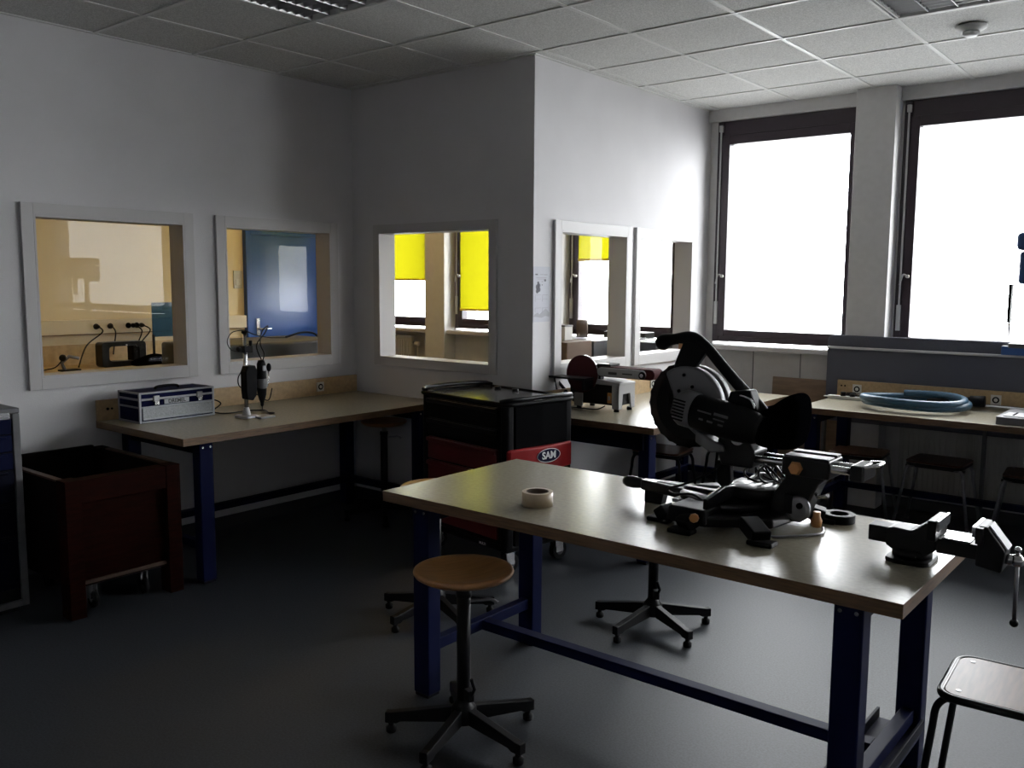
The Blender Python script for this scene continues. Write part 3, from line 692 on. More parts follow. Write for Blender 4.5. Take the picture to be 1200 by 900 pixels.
for x in (-.03, .255):
    b = MB(); b.prism([(x-.028, .018), (x+.018, .018), (x+.022, .17), (x-.03, .17)] if x > 0 else [(x-.028, .018), (x+.035, .018), (x+.035, .10), (x-.028, .10)], .0, .014, 'Y', 'machgrey'); b.build('leg', t, bevel=.003)
b = MB(); b.prism([(-.0, .018), (.04, .018), (.05, .11), (.13, .11), (.15, .018), (.19, .018), (.19, .175), (.0, .175)], .262, .277, 'X', 'machgrey'); b.build('end_plate', t, bevel=.003)
b = MB(); b.prism([(.06, .165), (.28, .165), (.28, .18), (.06, .20)], .002, .19, 'Y', 'machgrey'); b.build('cradle', t, bevel=.003)
for x in (-.03, .25):
    for y in (.02, .17): MB().lathe([(.014, .02), (.017, .012), (.017, 0)], 'rubber', 16, (x, y, 0)).build('rubber_foot', t)
def obl(x0, x1, r, zc, n=12, slope=0):
    P = []
    for k in range(n+1):
        a = R(-90+180*k/n); P.append((x1+r*math.cos(a), zc+slope*(x1-x0)+r*math.sin(a)))
    for k in range(n+1):
        a = R(90+180*k/n); P.append((x0+r*math.cos(a), zc+r*math.sin(a)))
    return P
b = MB(); b.prism(obl(.13, .48, .032, .245), .02, .125, 'Y', 'sand', smooth=False); b.build('sanding_belt', t)
b = MB(); b.prism(obl(.14, .43, .026, .245), .0, .02, 'Y', 'machgrey'); b.build('belt_frame', t, bevel=.003)
b = MB(); b.cyl((.44, -.006, .240), (.44, .0, .240), .024, 'blackm', 24).cyl((.44, -.014, .240), (.44, -.006, .240), .012, 'steel', 16).box(.20, .26, -.005, .0, .232, .248, 'dkletter').box(.30, .37, -.004, .0, .238, .246, 'dkletter'); b.build('tracking_knob', t, bevel=.001)
MB().box(.10, .20, .02, .13, .278, .292, 'blackm').box(.10, .112, .02, .13, .25, .29, 'blackm').build('belt_fence', t, bevel=.002)
MB().tube(smoothpath([(-.06, .15, .05), (-.12, .10, .01), (-.16, .0, .006), (-.13, -.06, .006), (-.08, -.02, .006), (.02, -.02, .007), (.12, .0, .008), (.16, .03, .03)], 7), .004, 'rubber', 8).build('power_cord', t)

# ------------------------------------------------------------------ sliding mitre saw
SX, SY = -1.30, 2.83
t = thing('miter_saw', 'black and grey sliding mitre saw with raised blade on the centre bench', 'mitre saw', (SX, SY, .8))
# base casting and feet
b = MB()
b.prism([(.20, -.15), (.02, -.27), (-.10, -.27), (-.12, -.17), (-.13, .0), (-.12, .17), (-.10, .27), (.02, .27), (.20, .15), (.22, .0)], .022, .055, 'Z', 'blackg')
b.prism([(-.11, -.28), (.03, -.28), (.03, -.15), (-.11, -.13)], .03, .078, 'Z', 'black', sc=.93)
b.prism([(-.11, .28), (.03, .28), (.03, .15), (-.11, .13)], .03, .078, 'Z', 'black', sc=.93)
b.build('base', t, bevel=.008, seg=3)
for (x, y, x2, y2) in ((-.13, -.22, -.165, -.215), (-.02, -.26, -.04, -.30), (.14, -.20, .215, -.265), (-.13, .22, -.165, .23), (.17, .10, .265, .13)):
    f = MB(); f.prism([(x2-.042, y2-.026), (x2+.042, y2-.026), (x2+.042, y2+.026), (x2-.042, y2+.026)], 0, .016, 'Z', 'black')
    f.bar((x, y, .048), (x2, y2, .022), .062, .044, 'black'); f.build('foot', t, bevel=.006, seg=3)
pl_ = MB(); pl_.box(-.165, -.09, -.14, -.05, .052, .064, 'machgrey')
for k in range(9): pl_.box(-.160+.008*k, -.157+.008*k, -.142, -.115+.01*(k % 2), .0635, .0648, 'dkletter')
pl_.build('mitre_scale', t)
MB().lathe([(.165, .05), (.168, .06), (.168, .074), (.160, .080), (.03, .080), (.0, .079)], 'blackg', 56, (-.02, 0, 0)).build('turntable', t)
MB().box(-.30, .10, -.012, .012, .0805, .0825, 'machgrey').build('kerf_plate', t)
b = MB(); b.prism([(-.365, -.018), (-.365, .018), (-.20, .050), (-.05, .09), (-.05, -.09), (-.20, -.050)], .042, .080, 'Z', 'blackg'); b.build('mitre_arm', t, bevel=.008, seg=3)
MB().prism([(-.345, 0), (-.275, 0), (-.265, .045), (-.345, .045)], -.02, .02, 'Y', 'black').build('arm_support', t, bevel=.003)
MB().cyl((-.38, 0, .062), (-.34, 0, .062), .014, 'orange', 16).build('lock_collar', t)
MB().lathe([(0, -.09), (.014, -.088), (.021, -.072), (.022, -.045), (.018, -.015), (.012, 0)], 'blackg', 24, (-.355, 0, .062), 'X').build('mitre_lock_knob', t)
# fence
for s in (-1, 1):
    b = MB(); b.prism([(s*.035, .08), (s*.27, .08), (s*.27, .115), (s*.14, .135), (s*.06, .125), (s*.035, .10)], .015, .03, 'X', 'blackg')
    fo = b.build('fence', t, bevel=.004)
    MB().box(.012, .016, min(s*.05, s*.255), max(s*.05, s*.255), .083, .108, 'alu').build('fence_face', fo)
MB().lathe([(.075, .08), (.085, .10), (.085, .118), (.078, .122), (.0, .124)], 'blackg', 40, (.075, 0, 0)).build('rear_hub', t)
for x, y, z, r in ((-.005, -.155, .10, .014), (.0, -.288, .055, .014)): MB().lathe([(r, 0), (r*1.1, -.010), (r*.9, -.018)], 'orange', 8, (x, y, z), 'Y').build('clamp_knob', t)
# tilt arm and slide bearing
b = MB(); b.prism([(.13, .03), (.25, .03), (.27, .09), (.30, .16), (.33, .19), (.33, .24), (.19, .24), (.19, .17), (.15, .11)], -.045, .045, 'Y', 'blackg'); b.build('tilt_arm', t, bevel=.008, seg=3)
b = MB(); b.lathe([(.042, 0), (.042, -.010), (.03, -.014)], 'steeldk', 32, (.24, -.045, .078), 'Y').box(.20, .225, -.063, -.05, .06, .12, 'black').cyl((.25, -.06, .09), (.25, -.066, .09), .01, 'dark', 14); b.build('bevel_scale', t)
MB().box(.185, .34, -.062, .062, .185, .245, 'blackg').build('slide_bearing', t, bevel=.006, seg=3)
MB().box(.19, .335, .02, .058, .245, .253, 'castgrey').box(.19, .335, -.058, .0, .245, .250, 'castgrey').build('bearing_cap', t, bevel=.002)
MB().lathe([(.022, 0), (.024, -.008), (.018, -.022)], 'orange', 6, (.235, -.062, .212), 'Y').build('slide_lock_knob', t)
MB().lathe([(.015, 0), (.018, .02), (.012, .035), (.012, .05)], 'orange', 14, (.285, .0, .015)).build('bevel_lock_knob', t)
MB().tube([(.29, -.03, .13), (.31, -.07, .13), (.35, -.09, .145)], .006, 'steel', 8).build('bevel_lever', t)
for y in (-.035, .035): MB().cyl((.0, y, .218), (.44, y, .218), .0125, 'steel', 20).build('slide_rail', t)
MB().box(.40, .445, -.06, .06, .192, .242, 'blackg').build('rail_end_cap', t, bevel=.008, seg=3)
MB().tube(smoothpath([(.43, -.05, .235), (.47, -.03, .245), (.475, .03, .245), (.43, .05, .238)], 6), .006, 'steel', 8).build('cap_clip', t)
# head carrier
b = MB(); b.prism([(-.03, .185), (.08, .185), (.09, .24), (.05, .30), (.07, .35), (.02, .37), (-.04, .30), (-.05, .24)], -.055, .055, 'Y', 'blackg'); b.build('head_carrier', t, bevel=.008, seg=3)
b = MB(); b.prism([(-.05, .20), (.0, .20), (.005, .13), (-.02, .10), (-.045, .12)], -.05, -.02, 'Y', 'black'); b.build('carrier_tongue', t, bevel=.006)
MB().cyl((.03, -.065, .285), (.03, .065, .285), .024, 'steel', 24).build('pivot_pin', t)
BX, BZ = -.175, .375
hs_ = MB(); hs_.prism(circ(.137, 40, BX, BZ, -62, 128)+[(BX-.05, BZ+.02), (BX-.02, BZ-.06)], -.042, -.006, 'Y', 'sawgrey')
hous = hs_.build('blade_housing', t, bevel=.010, seg=3)
hs_ = MB(); hs_.prism(circ(.137, 40, BX, BZ, -30, 128)+[(BX-.05, BZ+.02), (BX+.02, BZ-.03)], .012, .045, 'Y', 'sawgrey'); hs_.build('rear_housing', hous, bevel=.006)
for a, r in ((95, .105), (150, .02), (70, .07), (120, .055)):
    MB().cyl((BX+r*math.cos(R(a)), -.046, BZ+r*math.sin(R(a))), (BX+r*math.cos(R(a)), -.0415, BZ+r*math.sin(R(a))), .006, 'dark', 12).build('screw', hous)
bl_ = MB(); P = []
for k in range(48):
    a = 2*PI*k/48; P += [(BX+.124*math.cos(a), BZ+.124*math.sin(a)), (BX+.119*math.cos(a+.07), BZ+.119*math.sin(a+.07))]
bl_.prism(P, -.0012, .0012, 'Y', 'steeldk'); bl_.cyl((BX, -.012, BZ), (BX, .012, BZ), .028, 'steeldk', 24); bl_.build('blade', t)
gd = MB()
n = 40; outer = []; 
for k in range(n+1):
    a = R(105+205*k/n); rr = .150+.0025*math.cos(k*2.1)
    outer.append((BX+rr*math.cos(a), BZ+rr*math.sin(a)))
inner = [(BX+.10*math.cos(R(310-205*k/n)), BZ+.10*math.sin(R(310-205*k/n))) for k in range(n+1)]
gd.prism(outer+inner, -.030, -.026, 'Y', 'guard'); gd.prism(outer+inner, .026, .030, 'Y', 'guard')
rimP = [(x, 0, z) for x, z in outer]
gd.faces([(x, y, z) for x, z in outer for y in (-.030, .030)], [(2*i, 2*i+2, 2*i+3, 2*i+1) for i in range(n)], 'guard', True)
gdo = gd.build('lower_blade_guard', t)
ar = MB()
arc = [(BX+.118*math.cos(R(120+185*k/24)), BZ+.118*math.sin(R(120+185*k/24))) for k in range(25)]
arci = [(BX+.075*math.cos(R(305-185*k/24)), BZ+.075*math.sin(R(305-185*k/24))) for k in range(25)]
ar.prism(arc+arci, -.037, -.031, 'Y', 'black'); ar.build('guard_arm', gdo, bevel=.001)
# motor
b = MB(); b.lathe([(.052, -.13), (.060, -.11), (.062, -.02), (.060, .05), (.054, .10), (.045, .12)], 'black', 36, (0, -.085, .345), 'X', xf=Matrix.Translation((0, 0, .345)) @ Matrix.Rotation(R(10), 4, 'Y') @ Matrix.Translation((0, 0, -.345))); mo = b.build('motor', t)
xf = Matrix.Translation((0, 0, .345)) @ Matrix.Rotation(R(10), 4, 'Y') @ Matrix.Translation((0, 0, -.345))
MB().lathe([(.030, -.185), (.052, -.18), (.0635, -.16), (.0635, -.115), (.055, -.112)], 'sawgrey', 36, (0, -.085, .345), 'X', xf=xf).build('gear_housing', mo)
v = MB()
for k in range(7):
    z = .312+.011*k; v.box(-.172, -.128, -.1525, -.146, z, z+.004, 'dark', xf=xf)
v.build('vent', mo)
lbl = MB()
for (x0_, x1_, z_, hh) in ((-.08, -.03, .362, .005), (-.02, .03, .364, .009), (-.02, .02, .350, .004), (-.07, -.055, .335, .006), (-.04, -.02, .335, .006), (0, .018, .334, .006)): lbl.box(x0_, x1_, -.1485, -.1465, z_, z_+hh, 'castgrey', xf=xf)
lbl.build('motor_marking', mo)
MB().cyl((.09, -.085, .33), (.125, -.085, .322), .047, 'blackg', 30).build('motor_cap', mo)
b = MB(); b.prism([(-.12, .30), (-.02, .255), (-.01, .235), (-.06, .225), (-.12, .255)], -.075, -.02, 'Y', 'sawgrey'); b.build('lower_cover', t, bevel=.006)
# D handle: grip, spine, strut
P = smoothpath([(-.300, -.02, .578), (-.272, -.02, .592), (-.225, -.02, .603), (-.165, -.02, .607), (-.115, -.02, .580), (-.05, -.02, .515), (.02, -.02, .447), (.08, -.02, .395), (.12, -.03, .355)], 6)
rad = []
for k, p in enumerate(P):
    f_ = k/(len(P)-1); rad.append(.015+.013*math.exp(-((f_-.09)/.09)**2)+.006*math.exp(-((f_-.34)/.10)**2)+.006*f_)
hd = MB(); hd.tube(P, rad, 'black', 16); hdo = hd.build('handle', t)
MB().prism([(-.195, .60), (-.135, .60), (-.105, .565), (-.165, .485), (-.235, .475), (-.228, .52)], -.036, -.004, 'Y', 'black').build('handle_strut', t, bevel=.008, seg=3)
MB().box(-.215, -.180, -.034, -.006, .568, .588, 'orange').build('trigger', t, bevel=.003)
MB().prism([(-.0, .44), (.07, .45), (.10, .38), (.06, .33), (-.02, .36)], -.07, -.01, 'Y', 'black').build('handle_root', t, bevel=.008, seg=3)
MB().tube(smoothpath([(.04, -.075, .43), (.08, -.08, .42), (.095, -.08, .39)], 5), .004, 'steel', 8).build('carry_ring', t)
# dust bag
bagP = [(.075, .375), (.115, .385), (.165, .425), (.205, .450), (.232, .440), (.242, .40), (.240, .33), (.226, .272), (.20, .258), (.13, .255), (.075, .262), (.068, .31)]
b = MB(); cx = .16; cz = .35
lay = [(-.075, .72), (-.06, .93), (-.03, 1.0), (.03, 1.0), (.06, .93), (.075, .72)]
vs = []; n = len(bagP)
for y, s in lay: vs += [(cx+(px-cx)*s, y+.0, cz+(pz-cz)*s) for px, pz in bagP]
fl = [tuple(range(n))[::-1], tuple((len(lay)-1)*n+i for i in range(n))]
for j in range(len(lay)-1): fl += [(j*n+i, j*n+(i+1) % n, (j+1)*n+(i+1) % n, (j+1)*n+i) for i in range(n)]
b.faces(vs, fl, 'cloth', True); b.build('dust_bag', t, sub=2)
MB().cyl((.05, 0, .35), (.10, 0, .36), .022, 'blackg', 20).build('dust_spout', t)
# cable from head to table and heap of cord behind
MB().tube(smoothpath([(-.03, -.05, .19), (-.07, -.08, .15), (-.12, -.14, .12), (-.17, -.16, .10), (-.16, -.13, .078), (-.08, -.14, .088), (.02, -.18, .05)], 8), .004, 'rubber', 8).build('power_cord', t)
cd = MB(); rnd = random.Random(3)
for k in range(7):
    cx_, cy_ = .09+rnd.uniform(-.03, .04), .11+rnd.uniform(-.02, .03); r_ = rnd.uniform(.05, .075); tl_ = rnd.uniform(20, 75); az = rnd.uniform(0, 180)
    m_ = Matrix.Translation((cx_, cy_, .145)) @ Matrix.Rotation(R(az), 4, 'Z') @ Matrix.Rotation(R(tl_), 4, 'X')
    cd.tube([m_ @ Vector((r_*math.cos(2*PI*j/24), r_*.6*math.sin(2*PI*j/24), 0)) for j in range(24)], .004, 'blackg', 7, closed=True)
cd.build('coiled_cord', t)
# bent hex key in front of the saw
hk = MB().tube(smoothpath([(-1.14, 2.68, .806), (-1.09, 2.66, .806), (-1.05, 2.70, .806), (-1.015, 2.74, .806), (-.985, 2.80, .806), (-1.0, 2.85, .81)], 6), .004, 'steeldk', 8)
tag(hk.build('bent_rod'), 'thin bent metal rod lying on the centre bench beside the saw foot', 'rod')
tp = MB().lathe([(.030, 0), (.030, .028), (.052, .028), (.052, 0)], 'black', 32, (-1.00, 3.00, .8)); tp.bm.normal_update()
tag(tp.build('black_tape_roll', bevel=.002), 'small black tape roll behind the saw tilt arm on the centre bench', 'tape roll')

# ------------------------------------------------------------------ beige tape roll
t = thing('tape_roll', 'beige adhesive tape roll standing flat alone on the centre bench', 'tape roll', (-1.915, 2.52, .8))
n = 48
def ring(ri, ro, z0, z1, m, nm):
    b = MB(); P = [(ri, z0), (ro, z0), (ro, z1), (ri, z1)]
    vs = [(r*math.cos(2*PI*k/n), r*math.sin(2*PI*k/n), z) for k in range(n) for r, z in P]
    b.faces(vs, [(4*k+j, 4*((k+1) % n)+j, 4*((k+1) % n)+(j+1) % 4, 4*k+(j+1) % 4) for k in range(n) for j in range(4)], m, True)
    o = b.build(nm, t)
    for f in o.data.polygons: f.use_smooth = abs(f.normal.z) < .5
    return o
ring(.0405, .056, 0, .05, 'tape', 'tape_winding'); ring(.038, .0405, 0, .051, 'tapecore', 'core')

# ------------------------------------------------------------------ bench vise
t = thing('bench_vise', 'open dark bench vise overhanging the right end of the centre bench', 'vise', (-.690, 2.715, .8)); t.scale = (.94, .94, .94)
MB().prism(rrect(.13, .15, .03, 5, cx=-.0), 0, .014, 'Z', 'blackm').build('base_plate', t, bevel=.003)
MB().lathe([(.058, .014), (.058, .034), (.050, .040)], 'blackm', 32).build('swivel_ring', t)
MB().lathe([(.009, 0), (.009, .012)], 'steel', 6, (.02, -.045, .014)).build('bolt', t)
b = MB(); b.prism([(-.070, .045), (-.050, .034), (.055, .034), (.075, .05), (.080, .146), (.062, .146), (.005, .100), (-.05, .104), (-.070, .096)], -.042, .042, 'Y', 'blackm'); b.build('body', t, bevel=.006, seg=3)
MB().prism([(-.070, .085), (.070, .085), (.070, .148), (-.070, .148)], .055, .080, 'X', 'blackm').build('fixed_jaw', t, bevel=.004)
MB().box(.080, .088, -.066, .066, .118, .150, 'steel').build('jaw_plate', t, bevel=.001)
MB().box(-.125, -.05, -.034, .034, .048, .098, 'blackm').build('slide_tail', t, bevel=.004)
MB().box(.075, .225, -.032, .032, .044, .088, 'blackm').build('slide', t, bevel=.003)
MB().box(.088, .165, -.022, .040, .088, .092, 'steel').build('ground_flat', t, bevel=.001)
b = MB(); b.prism([(.185, .03), (.255, .02), (.262, .085), (.212, .150), (.188, .150), (.188, .10)], -.045, .045, 'Y', 'blackm'); mj = b.build('moving_jaw', t, bevel=.005, seg=3)
MB().box(.176, .186, -.064, .064, .118, .150, 'steel').box(.186, .205, -.066, .066, .10, .148, 'blackm').build('moving_jaw_plate', t, bevel=.001)
MB().prism([(.2135, .151), (.2165, .154), (.2670, .090), (.2640, .087)], -.03, .03, 'Y', 'machgrey').build('label_plate', mj)
b = MB(); b.cyl((.25, 0, .055), (.285, 0, .055), .016, 'steel', 20).ball((.287, 0, .055), .019, 'steel'); b.build('spindle_head', t)
b = MB(); b.cyl((.287, 0, .085), (.290, 0, -.13), .006, 'steeldk', 14).ball((.287, 0, .087), .010, 'steel').ball((.290, 0, -.132), .0125, 'blackm'); b.build('handle_bar', t)
# ------------------------------------------------------------------ hose, tube, power strip on the screen bench
hp = []
for k in range(60):
    a = 2*PI*k/26+.3; f_ = k/59
    rx, ry = .305+.02*math.sin(a*1.3), .24+.015*math.cos(a*.7)
    hp.append((-1.60+rx*math.cos(a)+.02*f_, 6.07+ry*math.sin(a), .825+.052*f_+.006*math.sin(a*2)))
t = thing('vacuum_hose', 'blue ribbed hose coiled flat with a black cuff on the screen bench', 'hose', (-1.6, 6.07, .8))
b = MB(); P = smoothpath(hp, 4); b.tube([p-Vector((-1.6, 6.07, .8)) for p in P], [.0225+.0015*(k % 2) for k in range(len(P))], 'hose', 12); b.build('hose', t)
e1 = P[-1]-Vector((-1.6, 6.07, .8)); e0 = P[-4]-Vector((-1.6, 6.07, .8)); dd = (e1-e0).normalized(); dd = Vector((.93, .30, .12)).normalized()
MB().tube([(.05, .175, .035), (.20, .20, .05), (.30, .21, .055)], [.017, .022, .026], 'black', 16).build('cuff', t)
MB().tube([(.30, .21, .055), (.385, .215, .058)], [.034, .036], 'rubber', 18).build('end_sleeve', t)
t = thing('vacuum_tube', 'chromed tube with black ends lying along the backboard behind the hose', 'tube', (-1.50, 6.395, .8))
MB().cyl((-.60, .0, .018), (.52, -.03, .018), .015, 'steel', 18).build('tube', t)
MB().cyl((.515, -.03, .018), (.56, -.032, .018), .018, 'rubber', 18).build('end_sleeve', t); MB().cyl((-.62, .0, .018), (-.56, 0, .018), .018, 'rubber', 18).build('end_sleeve', t)
t = thing('power_strip', 'pale power strip with black plug at the left end of the screen bench', 'power strip', (-2.08, 6.26, .8), -4)
MB().prism(rrect(.25, .055, .015, 4), 0, .022, 'Z', 'white').build('strip_body', t, bevel=.003)
MB().cyl((-.02, 0, .02), (-.02, 0, .05), .018, 'rubber', 16).build('plug', t); MB().cyl((.045, 0, .02), (.045, 0, .042), .018, 'rubber', 16).build('plug', t)
MB().tube(smoothpath([(-.125, 0, .01), (-.16, .01, .008), (-.14, .035, .008), (0, .045, .008), (.10, .05, .008)], 6), .004, 'white', 8).build('cord', t)

# ------------------------------------------------------------------ drill presses
def drill_press(label, loc, rz):
    t = thing('drill_press', label, 'drill press', loc, rz, 'bench drill presses')
    b = MB(); b.box(-.14, .14, -.22, .22, 0, .045, 'castgrey'); b.box(-.11, .11, -.19, -.02, .045, .052, 'steeldk'); b.build('base', t, bevel=.008)
    q = MB(); 
    for x in (-.06, .06): q.box(x-.006, x+.006, -.18, -.03, .0525, .0535, 'dark')
    q.build('base_slot', t)
    MB().cyl((0, .15, .03), (0, .15, .98), .034, 'steel', 28).build('column', t)
    b = MB(); b.lathe([(.055, .04), (.055, .06), (.045, .12), (.040, .13)], 'castgrey', 28, (0, .15, 0)); b.build('column_foot', t)
    b = MB(); b.lathe([(.048, .40), (.048, .47)], 'castgrey', 24, (0, .15, 0)); b.prism([(-.03, .12), (.03, .12), (.05, .0), (-.05, .0)], .42, .455, 'Z', 'castgrey'); b.prism(rrect(.22, .22, .03, 5, cy=-.10), .44, .465, 'Z', 'castgrey'); b.build('table', t, bevel=.003)
    MB().tube([(.05, .15, .44), (.10, .13, .43), (.13, .11, .37)], .008, 'black', 10).build('table_clamp', t)
    b = MB(); b.prism([(-.09, .24), (.09, .24), (.105, .05), (.085, -.17), (-.085, -.17), (-.105, .05)], .80, .985, 'Z', 'pressblue'); b.build('head', t, bevel=.02, seg=3)
    b = MB(); b.prism([(-.11, .30), (.11, .30), (.12, .05), (.10, -.20), (-.10, -.20), (-.12, .05)], .99, 1.09, 'Z', 'pressblue'); b.build('belt_cover', t, bevel=.025, seg=3)
    b = MB(); b.cyl((0, .27, .76), (0, .27, .985), .075, 'pressblue', 28); b.build('motor', t, bevel=.01)
    b = MB(); b.cyl((0, -.10, .68), (0, -.10, .80), .028, 'pressblue', 24); b.cyl((0, -.10, .62), (0, -.10, .68), .02, 'steel', 20); b.build('quill', t)
    b = MB(); b.lathe([(.010, .555), (.017, .56), (.024, .58), (.024, .615), (.019, .63)], 'steeldk', 24, (0, -.10, 0)); b.cyl((0, -.10, .48), (0, -.10, .56), .004, 'steeldk', 10); b.build('chuck', t)
    gd_ = MB(); gd_.prism([(x, y-.10) for x, y in circ(.05, 16, 0, 0, 180, 360)]+[(x, y-.10) for x, y in circ(.047, 16, 0, 0, 180, 360)][::-1], .50, .62, 'Z', 'acrylic'); gd_.build('chuck_guard', t)
    hb_ = MB(); hb_.cyl((.10, -.05, .87), (.145, -.05, .87), .022, 'black', 20); hbo = hb_.build('feed_hub', t)
    for k in range(3):
        a = R(100+120*k); p = Vector((.14, -.05+.17*math.cos(a), .87+.17*math.sin(a)))
        MB().cyl((.135, -.05, .87), p, .0055, 'steel', 10).ball(p, .016, 'black').build('feed_handle', hbo)
    MB().box(-.03, .03, -.176, -.168, .90, .96, 'black').cyl((0, -.18, .93), (0, -.176, .93), .012, 'red', 14).build('switch', t, bevel=.002)
    b = MB(); b.box(-.135, -.120, -.13, -.07, .58, .80, 'blackm'); b.cyl((-.125, -.10, .50), (-.125, -.10, .60), .005, 'steeldk', 10); b.build('depth_stop', t, bevel=.002)
    return t
dp = drill_press('blue bench drill press on the screen bench, cut off by the right picture edge', (-.905, 5.94, .8), 0)
copy_tree(dp, (2.62, 6.05, .8), -6, 'second blue bench drill press farther along the windows, seen only mirrored in a pane')
t = thing('blue_box', 'flat blue box lying on the ledge of the grey screen next to the drill press', 'box', (-1.06, 6.455, 1.151))
MB().box(-.11, .14, -.035, .015, 0, .055, 'pressblue').build('body', t, bevel=.004)
MB().box(-.105, .135, -.03, .010, .055, .058, 'white').build('lid', t)

# ------------------------------------------------------------------ radiators
def radiator(label, x0, x1, z0=.12, z1=.86):
    t = thing('radiator', label, 'radiator', ((x0+x1)/2, YD-.004, 0))
    W = x1-x0
    b = MB(); b.box(-W/2, W/2, -.09, -.035, z0, z1, 'radiator')
    k = -W/2+.015
    while k < W/2-.02: b.box(k, k+.018, -.1, -.09, z0+.03, z1-.03, 'radiator'); k += .034
    b.build('panel', t, bevel=.002)
    MB().box(-W/2, W/2, -.1, -.03, z1, z1+.012, 'radiator').build('top_grille', t)
    MB().cyl((W/2, -.06, z1-.06), (W/2+.06, -.06, z1-.06), .012, 'steel', 14).cyl((W/2+.06, -.06, z1-.06), (W/2+.06, -.06, .0), .008, 'radiator', 12).lathe([(.022, .0), (.024, .03), (.02, .05)], 'white', 16, (W/2+.03, -.06, z1-.07), 'X').build('valve', t)
    MB().box(-W/2+.1, -W/2+.14, -.04, 0, z0+.1, z1-.1, 'radiator').box(W/2-.14, W/2-.1, -.04, 0, z0+.1, z1-.1, 'radiator').build('bracket', t)
radiator('ribbed radiator under the window behind the screen bench stools', -1.80, -.55)
radiator('ribbed radiator in the next room below the first yellow blind', -7.55, -6.66, .2, 1.02)
# plywood sheet leaning against the panels under the sill
t = MB(); xf = Matrix.Translation((-2.36, 6.57, 0)) @ Matrix.Rotation(R(-4), 4, 'X')
t.box(-.40, .36, -.018, 0, 0, .885, 'ply', xf=xf)
tag(t.build('plywood_sheet', bevel=.001), 'brown plywood sheet leaning under the sill between sander bench and screen bench', 'plywood sheet')

# ------------------------------------------------------------------ ceiling fixtures
def louvre_light(label, x0, x1, y0, y1):
    t = thing('ceiling_light', label, 'ceiling light', ((x0+x1)/2, (y0+y1)/2, H), 0, 'switched off louvre lights')
    w2, d2 = (x1-x0)/2-.004, (y1-y0)/2-.004; z = -.004
    f = MB(); f.box(-w2, w2, -d2, -d2+.016, z, .06, 'tbar').box(-w2, w2, d2-.016, d2, z, .06, 'tbar').box(-w2, -w2+.016, -d2+.016, d2-.016, z, .06, 'tbar').box(w2-.016, w2, -d2+.016, d2-.016, z, .06, 'tbar'); f.build('frame', t)
    MB().box(-w2, w2, -d2, d2, .09, .095, 'castgrey').build('housing', t)
    for k in range(4):
        x = -w2+.022+(k+.5)*(2*w2-.044)/4
        MB().cyl((x, -d2+.03, .072), (x, d2-.03, .072), .012, 'lamptube', 10).build('tube', t)
    l = MB(); n = 22
    for k in range(1, n):
        y = -d2+.016+k*(2*d2-.032)/n
        l.prism([(y-.010, .045), (y+.010, .045), (y+.001, .0), (y-.001, .0)], -w2+.016, w2-.016, 'X', 'louvre')
    for k in range(5):
        x = -w2+.022+k*(2*w2-.044)/4
        l.prism([(x-.012, .045), (x+.012, .045), (x+.0012, -.001), (x-.0012, -.001)], -d2+.016, d2-.016, 'Y', 'louvre')
    l.build('louvre', t)
louvre_light('switched off louvred ceiling light nearest the two left interior windows', -3.879, -3.279, 1.9225, 3.1225)
louvre_light('switched off louvred ceiling light near the daylight windows and smoke detector', -1.479, -.879, 3.7225, 4.9225)
t = thing('smoke_detector', 'round white smoke detector on the ceiling by the daylight windows', 'smoke detector', (-1.20, 5.27, H))
MB().lathe([(.075, -.006), (.075, -.02), (.055, -.032), (.045, -.036)], 'white', 36).build('mount', t)
MB().lathe([(.040, -.036), (.042, -.05), (.030, -.058), (0, -.06)], 'white', 30).build('sensor_cap', t)

# ------------------------------------------------------------------ poster on the return wall
t = thing('paper_notice', 'printed paper notice pinned between wall corner and narrow interior window', 'notice', (XC, 4.455, 1.52))
MB().box(0, .0012, -.085, .085, -.17, .17, 'paper').build('sheet', t)
pr = MB(); x = .0013
def ln(y0, y1, z, h=.003, m='ink2'): pr.box(.0012, .0016, y0, y1, z, z+h, m)
ln(-.065, -.04, .118, .008, 'ink'); ln(-.02, .02, .120, .004); ln(.025, .06, .118, .006)
ln(-.055, .05, .100, .004); ln(-.04, .045, .092, .003); ln(.025, .045, .08, .012, 'ink'); ln(0, .012, .075, .008); ln(.0, .01, .055, .006, 'ink')
for (y, z, r_) in ((-.035, .07, .010), (-.042, .045, .018), (-.028, .03, .016), (-.045, .02, .014), (-.025, .055, .012)): pr.cyl((.0012, y, z), (.0017, y, z), r_, 'ink', 12)
for y0, y1 in ((-.065, -.005), (.008, .065)):
    ln(y0, y1, -.005, .003); ln(y0, y0+.003, -.045, .04); ln(y0, y1, -.03, .002); ln(y0, y1, -.085, .003); ln(y0, y0+.003, -.11, .026)
pr.prism([(-.083, -.135), (-.06, -.118), (-.035, -.112), (-.02, -.125), (.01, -.105), (.045, -.088), (.083, -.115), (.083, -.14), (.04, -.135), (0, -.145), (-.04, -.14)], .0012, .0017, 'X', 'ink2')
pr.build('printing', t)

